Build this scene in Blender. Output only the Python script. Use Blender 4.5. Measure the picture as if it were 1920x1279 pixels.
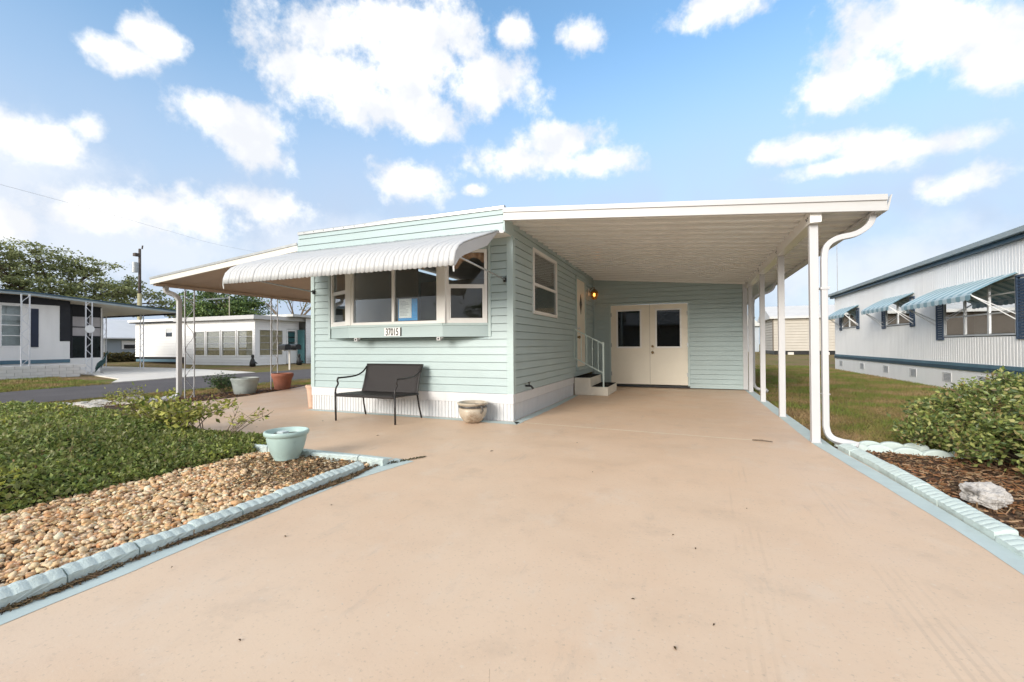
import bpy, math, random
import numpy as np
from mathutils import Vector, Matrix
from mathutils import noise as mnoise

for o in list(bpy.data.objects):
    bpy.data.objects.remove(o, do_unlink=True)
SC = bpy.context.scene
COL = SC.collection
rnd = random.Random(7)
PI = math.pi

# ------------------------------------------------------------------ camera
cam_d = bpy.data.cameras.new('camera')
cam = bpy.data.objects.new('camera', cam_d)
COL.objects.link(cam)
cam_d.sensor_fit = 'HORIZONTAL'
cam_d.sensor_width = 36.0
cam_d.lens = 36.0 * 836.0 / 1920.0
cam_d.clip_start = 0.05
cam_d.clip_end = 2000
# orientation from the two vanishing points of the walls (along +Y and +X)
_vy = np.array([333.0, 5.5, 836.0]); _vy /= np.linalg.norm(_vy)
_vx = np.array([2099.0, -20.0, -836.0]); _vx /= np.linalg.norm(_vx)
_vx -= _vy * _vx.dot(_vy); _vx /= np.linalg.norm(_vx)
_vz = np.cross(_vx, _vy)
if _vz[1] > 0:
    _vz = -_vz
CAM_R = np.stack([_vx, _vy, _vz])
EYE = 1.12
m = Matrix.Identity(4)
for r in range(3):
    m[r][0] = CAM_R[r][0]
    m[r][1] = -CAM_R[r][1]
    m[r][2] = -CAM_R[r][2]
m[0][3], m[1][3], m[2][3] = 0, 0, EYE
cam.matrix_world = m
SC.camera = cam

# ------------------------------------------------------------------ light, sky, exposure
SUN_AZ = math.radians(197)      # clockwise from +Y: behind the camera, to the left
SUN_EL = math.radians(18)
sun_dir = Vector((math.sin(SUN_AZ) * math.cos(SUN_EL), math.cos(SUN_AZ) * math.cos(SUN_EL), math.sin(SUN_EL)))
sun_d = bpy.data.lights.new('sun', 'SUN')
sun_d.energy = 0.88
sun_d.angle = math.radians(26)
sun_d.color = (1.0, 0.94, 0.85)
sun = bpy.data.objects.new('sun', sun_d)
COL.objects.link(sun)
sun.rotation_euler = sun_dir.to_track_quat('Z', 'Y').to_euler()

SC.view_settings.view_transform = 'Standard'
SC.view_settings.look = 'None'
SC.view_settings.gamma = 1.0
SC.view_settings.use_curve_mapping = False
SC.view_settings.exposure = 2.2
SC.cycles.use_denoising = True
SC.cycles.max_bounces = 7
SC.cycles.diffuse_bounces = 4
SC.cycles.use_adaptive_sampling = True
SC.cycles.adaptive_threshold = 0.02
SC.cycles.transparent_max_bounces = 16

SKY_STRENGTH = 0.1
CLOUDS = [(-0.784,0.578,0.117,0.053),(-0.634,0.601,0.139,0.057),(-0.743,0.511,0.143,0.066),(-0.589,0.556,0.177,0.073),(-0.489,0.613,0.072,0.062),(-0.436,0.538,0.108,0.064),(-0.635,0.481,0.151,0.045),(-0.566,0.454,0.082,0.028),(-0.369,0.615,0.048,0.032),(-1.055,0.496,0.042,0.034),(-1.091,0.458,0.047,0.023),(-1.218,0.309,0.033,0.040),(-1.173,0.311,0.040,0.032),(-1.140,0.344,0.026,0.023),(-0.986,0.410,0.055,0.039),(-0.927,0.398,0.078,0.041),(-0.891,0.360,0.056,0.041),(0.064,0.603,0.085,0.028),(0.309,0.504,0.086,0.055),(0.402,0.462,0.083,0.050),(0.459,0.431,0.046,0.061),(0.244,0.425,0.061,0.041),(0.294,0.434,0.049,0.034),(0.448,0.391,0.042,0.031),(-0.281,0.425,0.106,0.039),(-0.341,0.394,0.119,0.034),(-0.193,0.383,0.096,0.028),(-0.590,0.342,0.087,0.037),(-0.461,0.334,0.033,0.014),(0.206,0.351,0.079,0.025),(0.307,0.335,0.055,0.021),(0.375,0.311,0.060,0.022),(0.293,0.310,0.125,0.015),(0.420,0.247,0.044,0.022),(-1.149,0.226,0.066,0.037),(-1.033,0.234,0.133,0.040),(-0.882,0.271,0.087,0.034),(-0.214,0.602,0.058,0.026),(-1.223,0.183,0.033,0.031)]

def build_world():
    w = bpy.data.worlds.new('World')
    SC.world = w
    w.use_nodes = True
    nt = w.node_tree
    N, L = nt.nodes, nt.links
    N.clear()
    def math_(op, a, b=None, c=None, clamp=False):
        n = N.new('ShaderNodeMath'); n.operation = op; n.use_clamp = clamp
        for i, v in enumerate((a, b, c)):
            if v is None: continue
            if isinstance(v, (int, float)): n.inputs[i].default_value = v
            else: L.new(v, n.inputs[i])
        return n.outputs[0]
    def vmath(op, a, b=None):
        n = N.new('ShaderNodeVectorMath'); n.operation = op
        for i, v in enumerate((a, b)):
            if v is None: continue
            if isinstance(v, tuple): n.inputs[i].default_value = v
            else: L.new(v, n.inputs[i])
        return n
    def ramp(v, a, b):
        n = N.new('ShaderNodeMapRange'); n.interpolation_type = 'SMOOTHSTEP'
        L.new(v, n.inputs[0]); n.inputs[1].default_value = a; n.inputs[2].default_value = b
        return n.outputs[0]
    def noise_(vec, scale, detail=8, rough=0.6, lac=2.0):
        n = N.new('ShaderNodeTexNoise'); L.new(vec, n.inputs['Vector'])
        n.inputs['Scale'].default_value = scale; n.inputs['Detail'].default_value = detail
        n.inputs['Roughness'].default_value = rough; n.inputs['Lacunarity'].default_value = lac
        return n.outputs[0]
    def mix(fac, a, b):
        n = N.new('ShaderNodeMix'); n.data_type = 'RGBA'
        if isinstance(fac, float): n.inputs[0].default_value = fac
        else: L.new(fac, n.inputs[0])
        for s, v in ((6, a), (7, b)):
            if isinstance(v, tuple): n.inputs[s].default_value = v
            else: L.new(v, n.inputs[s])
        return n.outputs[2]
    sky = N.new('ShaderNodeTexSky'); sky.sky_type = 'NISHITA'; sky.sun_disc = False
    sky.sun_elevation = SUN_EL; sky.sun_rotation = SUN_AZ
    sky.air_density = 1.0; sky.dust_density = 1.4; sky.ozone_density = 1.2
    tc = N.new('ShaderNodeTexCoord')
    d = tc.outputs['Generated']
    sep = N.new('ShaderNodeSeparateXYZ'); L.new(d, sep.inputs[0])
    az = math_('ARCTAN2', sep.outputs[0], sep.outputs[1])
    el = math_('ARCSINE', sep.outputs[2])
    comb = N.new('ShaderNodeCombineXYZ'); L.new(az, comb.inputs[0]); L.new(el, comb.inputs[1])
    uv = comb.outputs[0]
    # a little turbulence so that the outlines billow
    big = noise_(d, 13.0, 6, 0.60)
    fine = noise_(d, 34.0, 4, 0.65)
    dist = None
    for (a, e, sa, se) in CLOUDS:
        s = vmath('SUBTRACT', uv, (a, e, 0)).outputs[0]
        s = vmath('MULTIPLY', s, (0.85 / sa, 0.85 / se, 0)).outputs[0]
        ln = vmath('LENGTH', s).outputs['Value']
        dist = ln if dist is None else math_('SMOOTH_MIN', dist, ln, 0.25)
    body = math_('SUBTRACT', 1.0, dist)
    wob = math_('MULTIPLY', math_('SUBTRACT', big, 0.5), 2.3)
    wob2 = math_('MULTIPLY', math_('SUBTRACT', fine, 0.5), 0.6)
    dens = math_('ADD', math_('ADD', body, wob), wob2)
    placed = math_('MULTIPLY', ramp(dens, -0.13, 0.62), 0.97)
    # denser cloud added over the unseen sky to lift the ambient light
    gen = noise_(d, 4.2, 6, 0.6)
    gen = ramp(gen, 0.34, 0.52)
    off_az = math_('ABSOLUTE', math_('ADD', az, 0.38))
    gate = math_('MAXIMUM', ramp(off_az, 0.92, 1.15), ramp(el, 0.68, 0.85))
    mask = math_('MAXIMUM', placed, math_('MULTIPLY', gen, gate))
    # thin veil low over the horizon
    veil_n = noise_(d, 5.0, 3, 0.55)
    veil = math_('MULTIPLY', ramp(el, 0.62, 0.20), math_('MULTIPLY_ADD', ramp(veil_n, 0.25, 0.7), 0.18, 0.82))
    veil = math_('MULTIPLY', veil, 0.985)
    tint = N.new('ShaderNodeMix'); tint.data_type = 'RGBA'; tint.blend_type = 'MULTIPLY'
    tint.inputs[0].default_value = 1.0
    L.new(sky.outputs[0], tint.inputs[6]); tint.inputs[7].default_value = (0.55, 0.68, 0.715, 1)
    grey = ramp(math_('ADD', noise_(d, 10.0, 4, 0.55), math_('MULTIPLY', dens, -0.06)), 0.36, 0.62)
    cloud_col = mix(grey, (2.65, 2.63, 2.60, 1), (2.02, 2.07, 2.17, 1))
    c = mix(veil, tint.outputs[2], (1.26, 1.50, 1.90, 1))
    hz = None
    for (a, e, sa, se) in ((-1.10, 0.17, 0.34, 0.10), (-0.75, 0.20, 0.26, 0.08), (-1.22, 0.26, 0.16, 0.10), (0.35, 0.12, 0.30, 0.08)):
        q = vmath('MULTIPLY', vmath('SUBTRACT', uv, (a, e, 0)).outputs[0], (1 / sa, 1 / se, 0)).outputs[0]
        ln = vmath('LENGTH', q).outputs['Value']
        hz = ln if hz is None else math_('SMOOTH_MIN', hz, ln, 0.3)
    hz = ramp(math_('ADD', math_('SUBTRACT', 1.0, hz), math_('MULTIPLY', math_('SUBTRACT', big, 0.5), 1.6)), -0.2, 0.9)
    c = mix(math_('MULTIPLY', hz, 0.62), c, (2.16, 2.24, 2.36, 1))
    c = mix(mask, c, cloud_col)
    bg = N.new('ShaderNodeBackground'); bg.inputs[1].default_value = SKY_STRENGTH
    L.new(c, bg.inputs[0])
    out = N.new('ShaderNodeOutputWorld'); L.new(bg.outputs[0], out.inputs[0])
build_world()

# ------------------------------------------------------------------ mesh helpers
ORG = {}

class MB:
    def __init__(s):
        s.v = []; s.f = []
    def hexa(s, p):
        """8 points: bottom ring 0-3, top ring 4-7"""
        b = len(s.v); s.v += [tuple(q) for q in p]
        for f in ((0, 3, 2, 1), (4, 5, 6, 7), (0, 1, 5, 4), (1, 2, 6, 5), (2, 3, 7, 6), (3, 0, 4, 7)):
            s.f.append(tuple(b + i for i in f))
        return s
    def box(s, x0, x1, y0, y1, z0, z1):
        return s.hexa([(x0, y0, z0), (x1, y0, z0), (x1, y1, z0), (x0, y1, z0), (x0, y0, z1), (x1, y0, z1), (x1, y1, z1), (x0, y1, z1)])
    def pbox(s, pl, u0, u1, v0, v1, n0, n1):
        P = pl.p
        return s.hexa([P(u0, v0, n1), P(u1, v0, n1), P(u1, v0, n0), P(u0, v0, n0), P(u0, v1, n1), P(u1, v1, n1), P(u1, v1, n0), P(u0, v1, n0)])
    def frame(s, pl, u0, u1, v0, v1, t, n0, n1):
        s.pbox(pl, u0, u0 + t, v0, v1, n0, n1); s.pbox(pl, u1 - t, u1, v0, v1, n0, n1)
        s.pbox(pl, u0 + t, u1 - t, v1 - t, v1, n0, n1); s.pbox(pl, u0 + t, u1 - t, v0, v0 + t, n0, n1)
        return s
    def prism(s, poly, fn, a0, a1):
        """poly of 2D points swept from a0 to a1; fn(p,q,a) -> 3D point"""
        n = len(poly); b = len(s.v)
        s.v += [tuple(fn(p, q, a0)) for p, q in poly] + [tuple(fn(p, q, a1)) for p, q in poly]
        s.f.append(tuple(b + i for i in range(n))); s.f.append(tuple(b + n + i for i in reversed(range(n))))
        for i in range(n):
            j = (i + 1) % n
            s.f.append((b + i, b + n + i, b + n + j, b + j))
        return s
    def tube(s, path, rad, n=8, flat=None, cap=True):
        path = [Vector(p) for p in path]
        if not isinstance(rad, (list, tuple)): rad = [rad] * len(path)
        b = len(s.v); up = None
        for i, p in enumerate(path):
            if i == 0: t = path[1] - p
            elif i == len(path) - 1: t = p - path[i - 1]
            else: t = (path[i + 1] - p).normalized() + (p - path[i - 1]).normalized()
            t.normalize()
            if up is None:
                up = Vector((0, 0, 1)) if abs(t.z) < 0.9 else Vector((1, 0, 0))
            a = t.cross(up).normalized(); c = a.cross(t).normalized(); up = c
            for k in range(n):
                th = 2 * PI * k / n + (PI / 4 if n == 4 else 0)
                ka, kc = (1, 1) if flat is None else flat
                q = p + a * (math.cos(th) * rad[i] * ka) + c * (math.sin(th) * rad[i] * kc)
                s.v.append(tuple(q))
        for i in range(len(path) - 1):
            for k in range(n):
                k2 = (k + 1) % n
                s.f.append((b + i * n + k, b + i * n + k2, b + (i + 1) * n + k2, b + (i + 1) * n + k))
        if cap:
            s.f.append(tuple(b + k for k in reversed(range(n))))
            e = b + (len(path) - 1) * n
            s.f.append(tuple(e + k for k in range(n)))
        return s
    def lathe(s, prof, c=(0, 0, 0), n=28):
        b = len(s.v)
        for r, z in prof:
            for k in range(n):
                th = 2 * PI * k / n
                s.v.append((c[0] + r * math.cos(th), c[1] + r * math.sin(th), c[2] + z))
        for i in range(len(prof) - 1):
            for k in range(n):
                k2 = (k + 1) % n
                s.f.append((b + i * n + k, b + i * n + k2, b + (i + 1) * n + k2, b + (i + 1) * n + k))
        s.f.append(tuple(b + k for k in reversed(range(n))))
        e = b + (len(prof) - 1) * n
        s.f.append(tuple(e + k for k in range(n)))
        return s
    def ball(s, c, r, nu=10, nv=7):
        rx, ry, rz = r if isinstance(r, (tuple, list)) else (r, r, r)
        b = len(s.v)
        for i in range(nv + 1):
            ph = PI * i / nv
            for k in range(nu):
                th = 2 * PI * k / nu
                s.v.append((c[0] + rx * math.sin(ph) * math.cos(th), c[1] + ry * math.sin(ph) * math.sin(th), c[2] + rz * math.cos(ph)))
        for i in range(nv):
            for k in range(nu):
                k2 = (k + 1) % nu
                s.f.append((b + i * nu + k, b + (i + 1) * nu + k, b + (i + 1) * nu + k2, b + i * nu + k2))
        return s
    def poly_slab(s, pts, z0, z1):
        return s.prism(list(reversed(pts)), lambda p, q, a: (p, q, a), z0, z1)
    def build(s, name, mat, parent=None, smooth=False, local=False, bevel=0):
        org = Vector((0, 0, 0)) if local or parent is None else ORG[parent.name]
        me = bpy.data.meshes.new(name)
        vv = s.v if (local or parent is None) else [(x - org.x, y - org.y, z - org.z) for x, y, z in s.v]
        me.from_pydata(vv, [], s.f)
        me.validate(verbose=False)
        me.materials.append(mat)
        if smooth: me.polygons.foreach_set('use_smooth', [True] * len(me.polygons))
        me.update()
        o = bpy.data.objects.new(name, me)
        COL.objects.link(o)
        if parent is not None: o.parent = parent
        ORG[o.name] = org
        if bevel:
            bv = o.modifiers.new('bevel', 'BEVEL'); bv.width = bevel; bv.segments = 2; bv.limit_method = 'ANGLE'
        return o

class Pl:
    def __init__(s, o, U, V, Nn):
        s.o, s.U, s.V, s.N = Vector(o), Vector(U).normalized(), Vector(V).normalized(), Vector(Nn).normalized()
    def p(s, u, v, n):
        return tuple(s.o + s.U * u + s.V * v + s.N * n)

def tag(o, label=None, cat=None, group=None, kind=None):
    if label: o['label'] = label
    if cat: o['category'] = cat
    if group: o['group'] = group
    if kind: o['kind'] = kind
    return o
def thing(name, loc, label, cat, group=None, rz=0):
    o = bpy.data.objects.new(name, None)
    o.empty_display_size = 0.2
    COL.objects.link(o)
    o.location = loc; o.rotation_euler = (0, 0, rz)
    ORG[o.name] = Vector(loc)
    return tag(o, label, cat, group)
def alias(name, src, parent, loc=(0, 0, 0), rot=(0, 0, 0), scale=None):
    """a further piece sharing the mesh of src (local coordinates of parent)"""
    o = bpy.data.objects.new(name, src.data)
    COL.objects.link(o)
    o.parent = parent; o.location = loc; o.rotation_euler = rot
    if scale: o.scale = scale
    if parent is not None: ORG[o.name] = ORG[parent.name]
    for md in src.modifiers:
        k = o.modifiers.new(md.name, md.type)
        if md.type == 'BEVEL': k.width = md.width; k.segments = md.segments; k.limit_method = md.limit_method
    return o

# ------------------------------------------------------------------ materials
MATS = {}
def M(name, col, rough=0.6, var=0.06, vscale=3.0, col2=None, dirt=0.0, dirtcol=(0.10, 0.085, 0.06), dscale=1.3,
      bump=0.0, bscale=60.0, metal=0.0, spec=0.4, stretch=(1, 1, 1), rvar=0.0, dlo=0.52, dhi=0.75, coat=0.0):
    if name in MATS: return MATS[name]
    mt = bpy.data.materials.new(name); mt.use_nodes = True
    nt = mt.node_tree; N, L = nt.nodes, nt.links
    b = N['Principled BSDF']
    b.inputs['Roughness'].default_value = rough; b.inputs['Metallic'].default_value = metal
    b.inputs['Specular IOR Level'].default_value = spec
    if coat: b.inputs['Coat Weight'].default_value = coat; b.inputs['Coat Roughness'].default_value = 0.15
    tc = N.new('ShaderNodeTexCoord'); mp = N.new('ShaderNodeMapping'); mp.inputs['Scale'].default_value = stretch
    L.new(tc.outputs['Object'], mp.inputs[0])
    def nz(scale, detail=6, rg=0.6):
        n = N.new('ShaderNodeTexNoise'); L.new(mp.outputs[0], n.inputs['Vector'])
        n.inputs['Scale'].default_value = scale; n.inputs['Detail'].default_value = detail; n.inputs['Roughness'].default_value = rg
        return n.outputs[0]
    def mr(v, a, c_, x=0.0, y=1.0):
        n = N.new('ShaderNodeMapRange'); L.new(v, n.inputs[0])
        n.inputs[1].default_value = a; n.inputs[2].default_value = c_; n.inputs[3].default_value = x; n.inputs[4].default_value = y
        return n.outputs[0]
    def mix(fac, a, c_):
        n = N.new('ShaderNodeMix'); n.data_type = 'RGBA'; L.new(fac, n.inputs[0])
        for s_, v in ((6, a), (7, c_)):
            if isinstance(v, tuple): n.inputs[s_].default_value = (*v, 1) if len(v) == 3 else v
            else: L.new(v, n.inputs[s_])
        return n.outputs[2]
    a = tuple(max(0, c * (1 - var)) for c in col)
    c2 = col2 if col2 else tuple(min(1, c * (1 + var)) for c in col)
    out = mix(mr(nz(vscale), 0.32, 0.68), a, c2)
    if dirt > 0:
        out = mix(mr(nz(dscale, 9, 0.68), dlo, dhi, 0, dirt), out, dirtcol)
    L.new(out, b.inputs['Base Color'])
    if rvar: L.new(mr(nz(vscale * 2.3), 0.3, 0.7, rough - rvar, rough + rvar), b.inputs['Roughness'])
    if bump:
        bp = N.new('ShaderNodeBump'); bp.inputs['Strength'].default_value = bump; bp.inputs['Distance'].default_value = 0.01
        L.new(nz(bscale, 4, 0.6), bp.inputs['Height']); L.new(bp.outputs[0], b.inputs['Normal'])
    MATS[name] = mt
    return mt

def island_mat(name, cols, rough=0.6, trans=0.0, spec=0.3, bump=0.0, bscale=30, patch=None):
    """colour picked per piece (random per mesh island, and per object)"""
    mt = bpy.data.materials.new(name); mt.use_nodes = True
    nt = mt.node_tree; N, L = nt.nodes, nt.links
    b = N['Principled BSDF']; b.inputs['Roughness'].default_value = rough; b.inputs['Specular IOR Level'].default_value = spec
    g = N.new('ShaderNodeNewGeometry'); oi = N.new('ShaderNodeObjectInfo')
    ad = N.new('ShaderNodeMath'); ad.operation = 'ADD'; L.new(g.outputs['Random Per Island'], ad.inputs[0]); L.new(oi.outputs['Random'], ad.inputs[1])
    fr = N.new('ShaderNodeMath'); fr.operation = 'FRACT'; L.new(ad.outputs[0], fr.inputs[0])
    fac = fr.outputs[0]
    if patch:
        nz = N.new('ShaderNodeTexNoise'); nz.inputs['Scale'].default_value = patch[0]; nz.inputs['Detail'].default_value = 4
        L.new(g.outputs['Position'], nz.inputs['Vector'])
        mr = N.new('ShaderNodeMapRange'); L.new(nz.outputs[0], mr.inputs[0]); mr.inputs[1].default_value = 0.36; mr.inputs[2].default_value = 0.64
        mx = N.new('ShaderNodeMix'); mx.inputs[0].default_value = patch[1]; L.new(fac, mx.inputs[2]); L.new(mr.outputs[0], mx.inputs[3])
        fac = mx.outputs[0]
    cr = N.new('ShaderNodeValToRGB'); L.new(fac, cr.inputs[0])
    el = cr.color_ramp.elements
    while len(el) < len(cols): el.new(0.5)
    for i, c in enumerate(cols):
        el[i].position = i / (len(cols) - 1); el[i].color = (*c, 1)
    tc = N.new('ShaderNodeTexCoord')
    n2 = N.new('ShaderNodeTexNoise'); L.new(tc.outputs['Object'], n2.inputs['Vector']); n2.inputs['Scale'].default_value = bscale; n2.inputs['Detail'].default_value = 4
    mul = N.new('ShaderNodeMix'); mul.data_type = 'RGBA'; mul.blend_type = 'MULTIPLY'; mul.inputs[0].default_value = 0.35
    L.new(cr.outputs[0], mul.inputs[6]); L.new(n2.outputs[1], mul.inputs[7])
    mul2 = N.new('ShaderNodeMix'); mul2.data_type = 'RGBA'; mul2.blend_type = 'MULTIPLY'; mul2.inputs[0].default_value = 1
    L.new(mul.outputs[2], mul2.inputs[6]); mul2.inputs[7].default_value = (1.18, 1.18, 1.18, 1)
    L.new(mul2.outputs[2], b.inputs['Base Color'])
    if bump:
        bp = N.new('ShaderNodeBump'); bp.inputs['Strength'].default_value = bump; bp.inputs['Distance'].default_value = 0.005
        L.new(n2.outputs[0], bp.inputs['Height']); L.new(bp.outputs[0], b.inputs['Normal'])
    if trans:
        t = N.new('ShaderNodeBsdfTranslucent'); L.new(mul2.outputs[2], t.inputs[0])
        ms = N.new('ShaderNodeMixShader'); ms.inputs[0].default_value = trans
        L.new(b.outputs[0], ms.inputs[1]); L.new(t.outputs[0], ms.inputs[2])
        L.new(ms.outputs[0], N['Material Output'].inputs[0])
    return mt

def glass_mat(name, tint=(0.94, 0.96, 0.95), rough=0.01, ior=1.5, dust=0.008):
    mt = bpy.data.materials.new(name); mt.use_nodes = True
    nt = mt.node_tree; N, L = nt.nodes, nt.links
    N.remove(N['Principled BSDF'])
    tr = N.new('ShaderNodeBsdfTransparent'); tr.inputs[0].default_value = (*tint, 1)
    gl = N.new('ShaderNodeBsdfGlossy'); gl.inputs['Roughness'].default_value = rough; gl.inputs[0].default_value = (0.95, 0.97, 1, 1)
    fr = N.new('ShaderNodeFresnel'); fr.inputs[0].default_value = ior
    m2 = N.new('ShaderNodeMath'); m2.operation = 'MULTIPLY'; m2.inputs[1].default_value = 0.8; m2.use_clamp = True; L.new(fr.outputs[0], m2.inputs[0])
    tc = N.new('ShaderNodeTexCoord'); nz = N.new('ShaderNodeTexNoise'); nz.inputs['Scale'].default_value = 3; L.new(tc.outputs['Object'], nz.inputs['Vector'])
    bp = N.new('ShaderNodeBump'); bp.inputs['Strength'].default_value = 0.03; L.new(nz.outputs[0], bp.inputs['Height']); L.new(bp.outputs[0], gl.inputs['Normal'])
    ms = N.new('ShaderNodeMixShader'); L.new(m2.outputs[0], ms.inputs[0]); L.new(tr.outputs[0], ms.inputs[1]); L.new(gl.outputs[0], ms.inputs[2])
    df = N.new('ShaderNodeBsdfDiffuse'); df.inputs[0].default_value = (0.5, 0.5, 0.48, 1)
    ms2 = N.new('ShaderNodeMixShader'); ms2.inputs[0].default_value = dust; L.new(ms.outputs[0], ms2.inputs[1]); L.new(df.outputs[0], ms2.inputs[2])
    L.new(ms2.outputs[0], N['Material Output'].inputs[0])
    return mt

mint = M('mint_siding', (0.405, 0.50, 0.50), 0.42, 0.045, 1.2, dirt=0.10, dirtcol=(0.30, 0.34, 0.28), dscale=2.0, stretch=(1, 1, 2.0), bump=0.05, bscale=90)
mint_trim = M('mint_trim', (0.45, 0.55, 0.54), 0.45, 0.03, 2, dirt=0.08, dirtcol=(0.3, 0.33, 0.28))
white = M('white_metal', (0.54, 0.535, 0.53), 0.38, 0.03, 2, dirt=0.10, dirtcol=(0.40, 0.37, 0.31), dscale=2.2)
white_clean = M('white_vinyl', (0.80, 0.79, 0.76), 0.4, 0.03, 3, dirt=0.06, dirtcol=(0.35, 0.3, 0.22))
post_white = M('post_white', (0.57, 0.57, 0.58), 0.35, 0.02, 2, dirt=0.05, dirtcol=(0.4, 0.38, 0.33))
skirt_white = M('skirt_white', (0.66, 0.66, 0.665), 0.5, 0.03, 3, dirt=0.28, dirtcol=(0.45, 0.46, 0.45), dscale=3.5, stretch=(3, 3, 0.6))
ceil_cream = M('ceiling_cream', (0.88, 0.875, 0.85), 0.18, 0.02, 1.5, spec=0.5, coat=0.8, dirt=0.06, dirtcol=(0.4, 0.34, 0.25))
soffit_tan = M('soffit_tan', (0.52, 0.41, 0.33), 0.5, 0.05, 1.5, dirt=0.15, dirtcol=(0.33, 0.26, 0.2))
awning_white = M('awning_white', (0.56, 0.56, 0.56), 0.45, 0.04, 2.5, dirt=0.22, dirtcol=(0.45, 0.43, 0.40), dscale=5)
cream_door = M('cream_door', (0.80, 0.745, 0.625), 0.4, 0.03, 2, dirt=0.05, dirtcol=(0.4, 0.33, 0.22))
step_cream = M('step_cream', (0.76, 0.71, 0.61), 0.7, 0.05, 6, dirt=0.2, dirtcol=(0.35, 0.3, 0.24), bump=0.15)
black_mat = M('black_rubber', (0.012, 0.011, 0.010), 0.9, 0.3, 60, bump=0.6, bscale=200, spec=0.2)
brass = M('aged_brass', (0.30, 0.22, 0.12), 0.35, 0.2, 10, metal=0.9)
dark_metal = M('dark_metal', (0.02, 0.02, 0.02), 0.4, 0.2, 10)
galv = M('galvanised', (0.42, 0.43, 0.43), 0.4, 0.1, 6, metal=0.6)
bench_metal = M('bench_frame', (0.030, 0.026, 0.025), 0.45, 0.2, 8)
glass = glass_mat('window_glass')
dark_glass = glass_mat('dim_glass', (0.30, 0.32, 0.33))
roof_grey = M('roof_grey', (0.55, 0.55, 0.53), 0.6, 0.1, 2, dirt=0.3)
interior_dark = M('interior_wall', (0.34, 0.30, 0.26), 0.9, 0.1, 2)
navy = M('navy_paint', (0.018, 0.026, 0.055), 0.5, 0.15, 3)
charcoal = M('charcoal_panel', (0.018, 0.020, 0.026), 0.6, 0.2, 3)
blue_trim = M('blue_trim', (0.10, 0.19, 0.25), 0.4, 0.12, 2, dirt=0.15, dirtcol=(0.25, 0.3, 0.33))
blue_dark = M('dark_blue_trim', (0.035, 0.075, 0.11), 0.4, 0.12, 2)
pale_blue = M('pale_blue_metal', (0.42, 0.50, 0.54), 0.4, 0.08, 2)
nb_white = M('neighbour_white', (0.88, 0.87, 0.86), 0.5, 0.03, 1.5, dirt=0.12, dirtcol=(0.5, 0.48, 0.46), stretch=(2, 2, 0.5))
teal_paint = M('teal_edge_paint', (0.52, 0.61, 0.595), 0.6, 0.07, 5, dirt=0.45, dirtcol=(0.40, 0.40, 0.35), dscale=6, bump=0.1, dlo=0.56, dhi=0.8)
teal_block = M('teal_block', (0.57, 0.66, 0.64), 0.6, 0.06, 7, dirt=0.35, dirtcol=(0.26, 0.29, 0.26), dscale=9, bump=0.5, bscale=60, dlo=0.48, dhi=0.72)
pale_block = M('pale_block', (0.58, 0.67, 0.64), 0.65, 0.06, 7, dirt=0.3, dirtcol=(0.25, 0.27, 0.24), dscale=9, bump=0.2, bscale=90)
soil = M('soil', (0.045, 0.032, 0.022), 0.95, 0.4, 25, col2=(0.10, 0.075, 0.05), bump=0.9, bscale=70)

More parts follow.
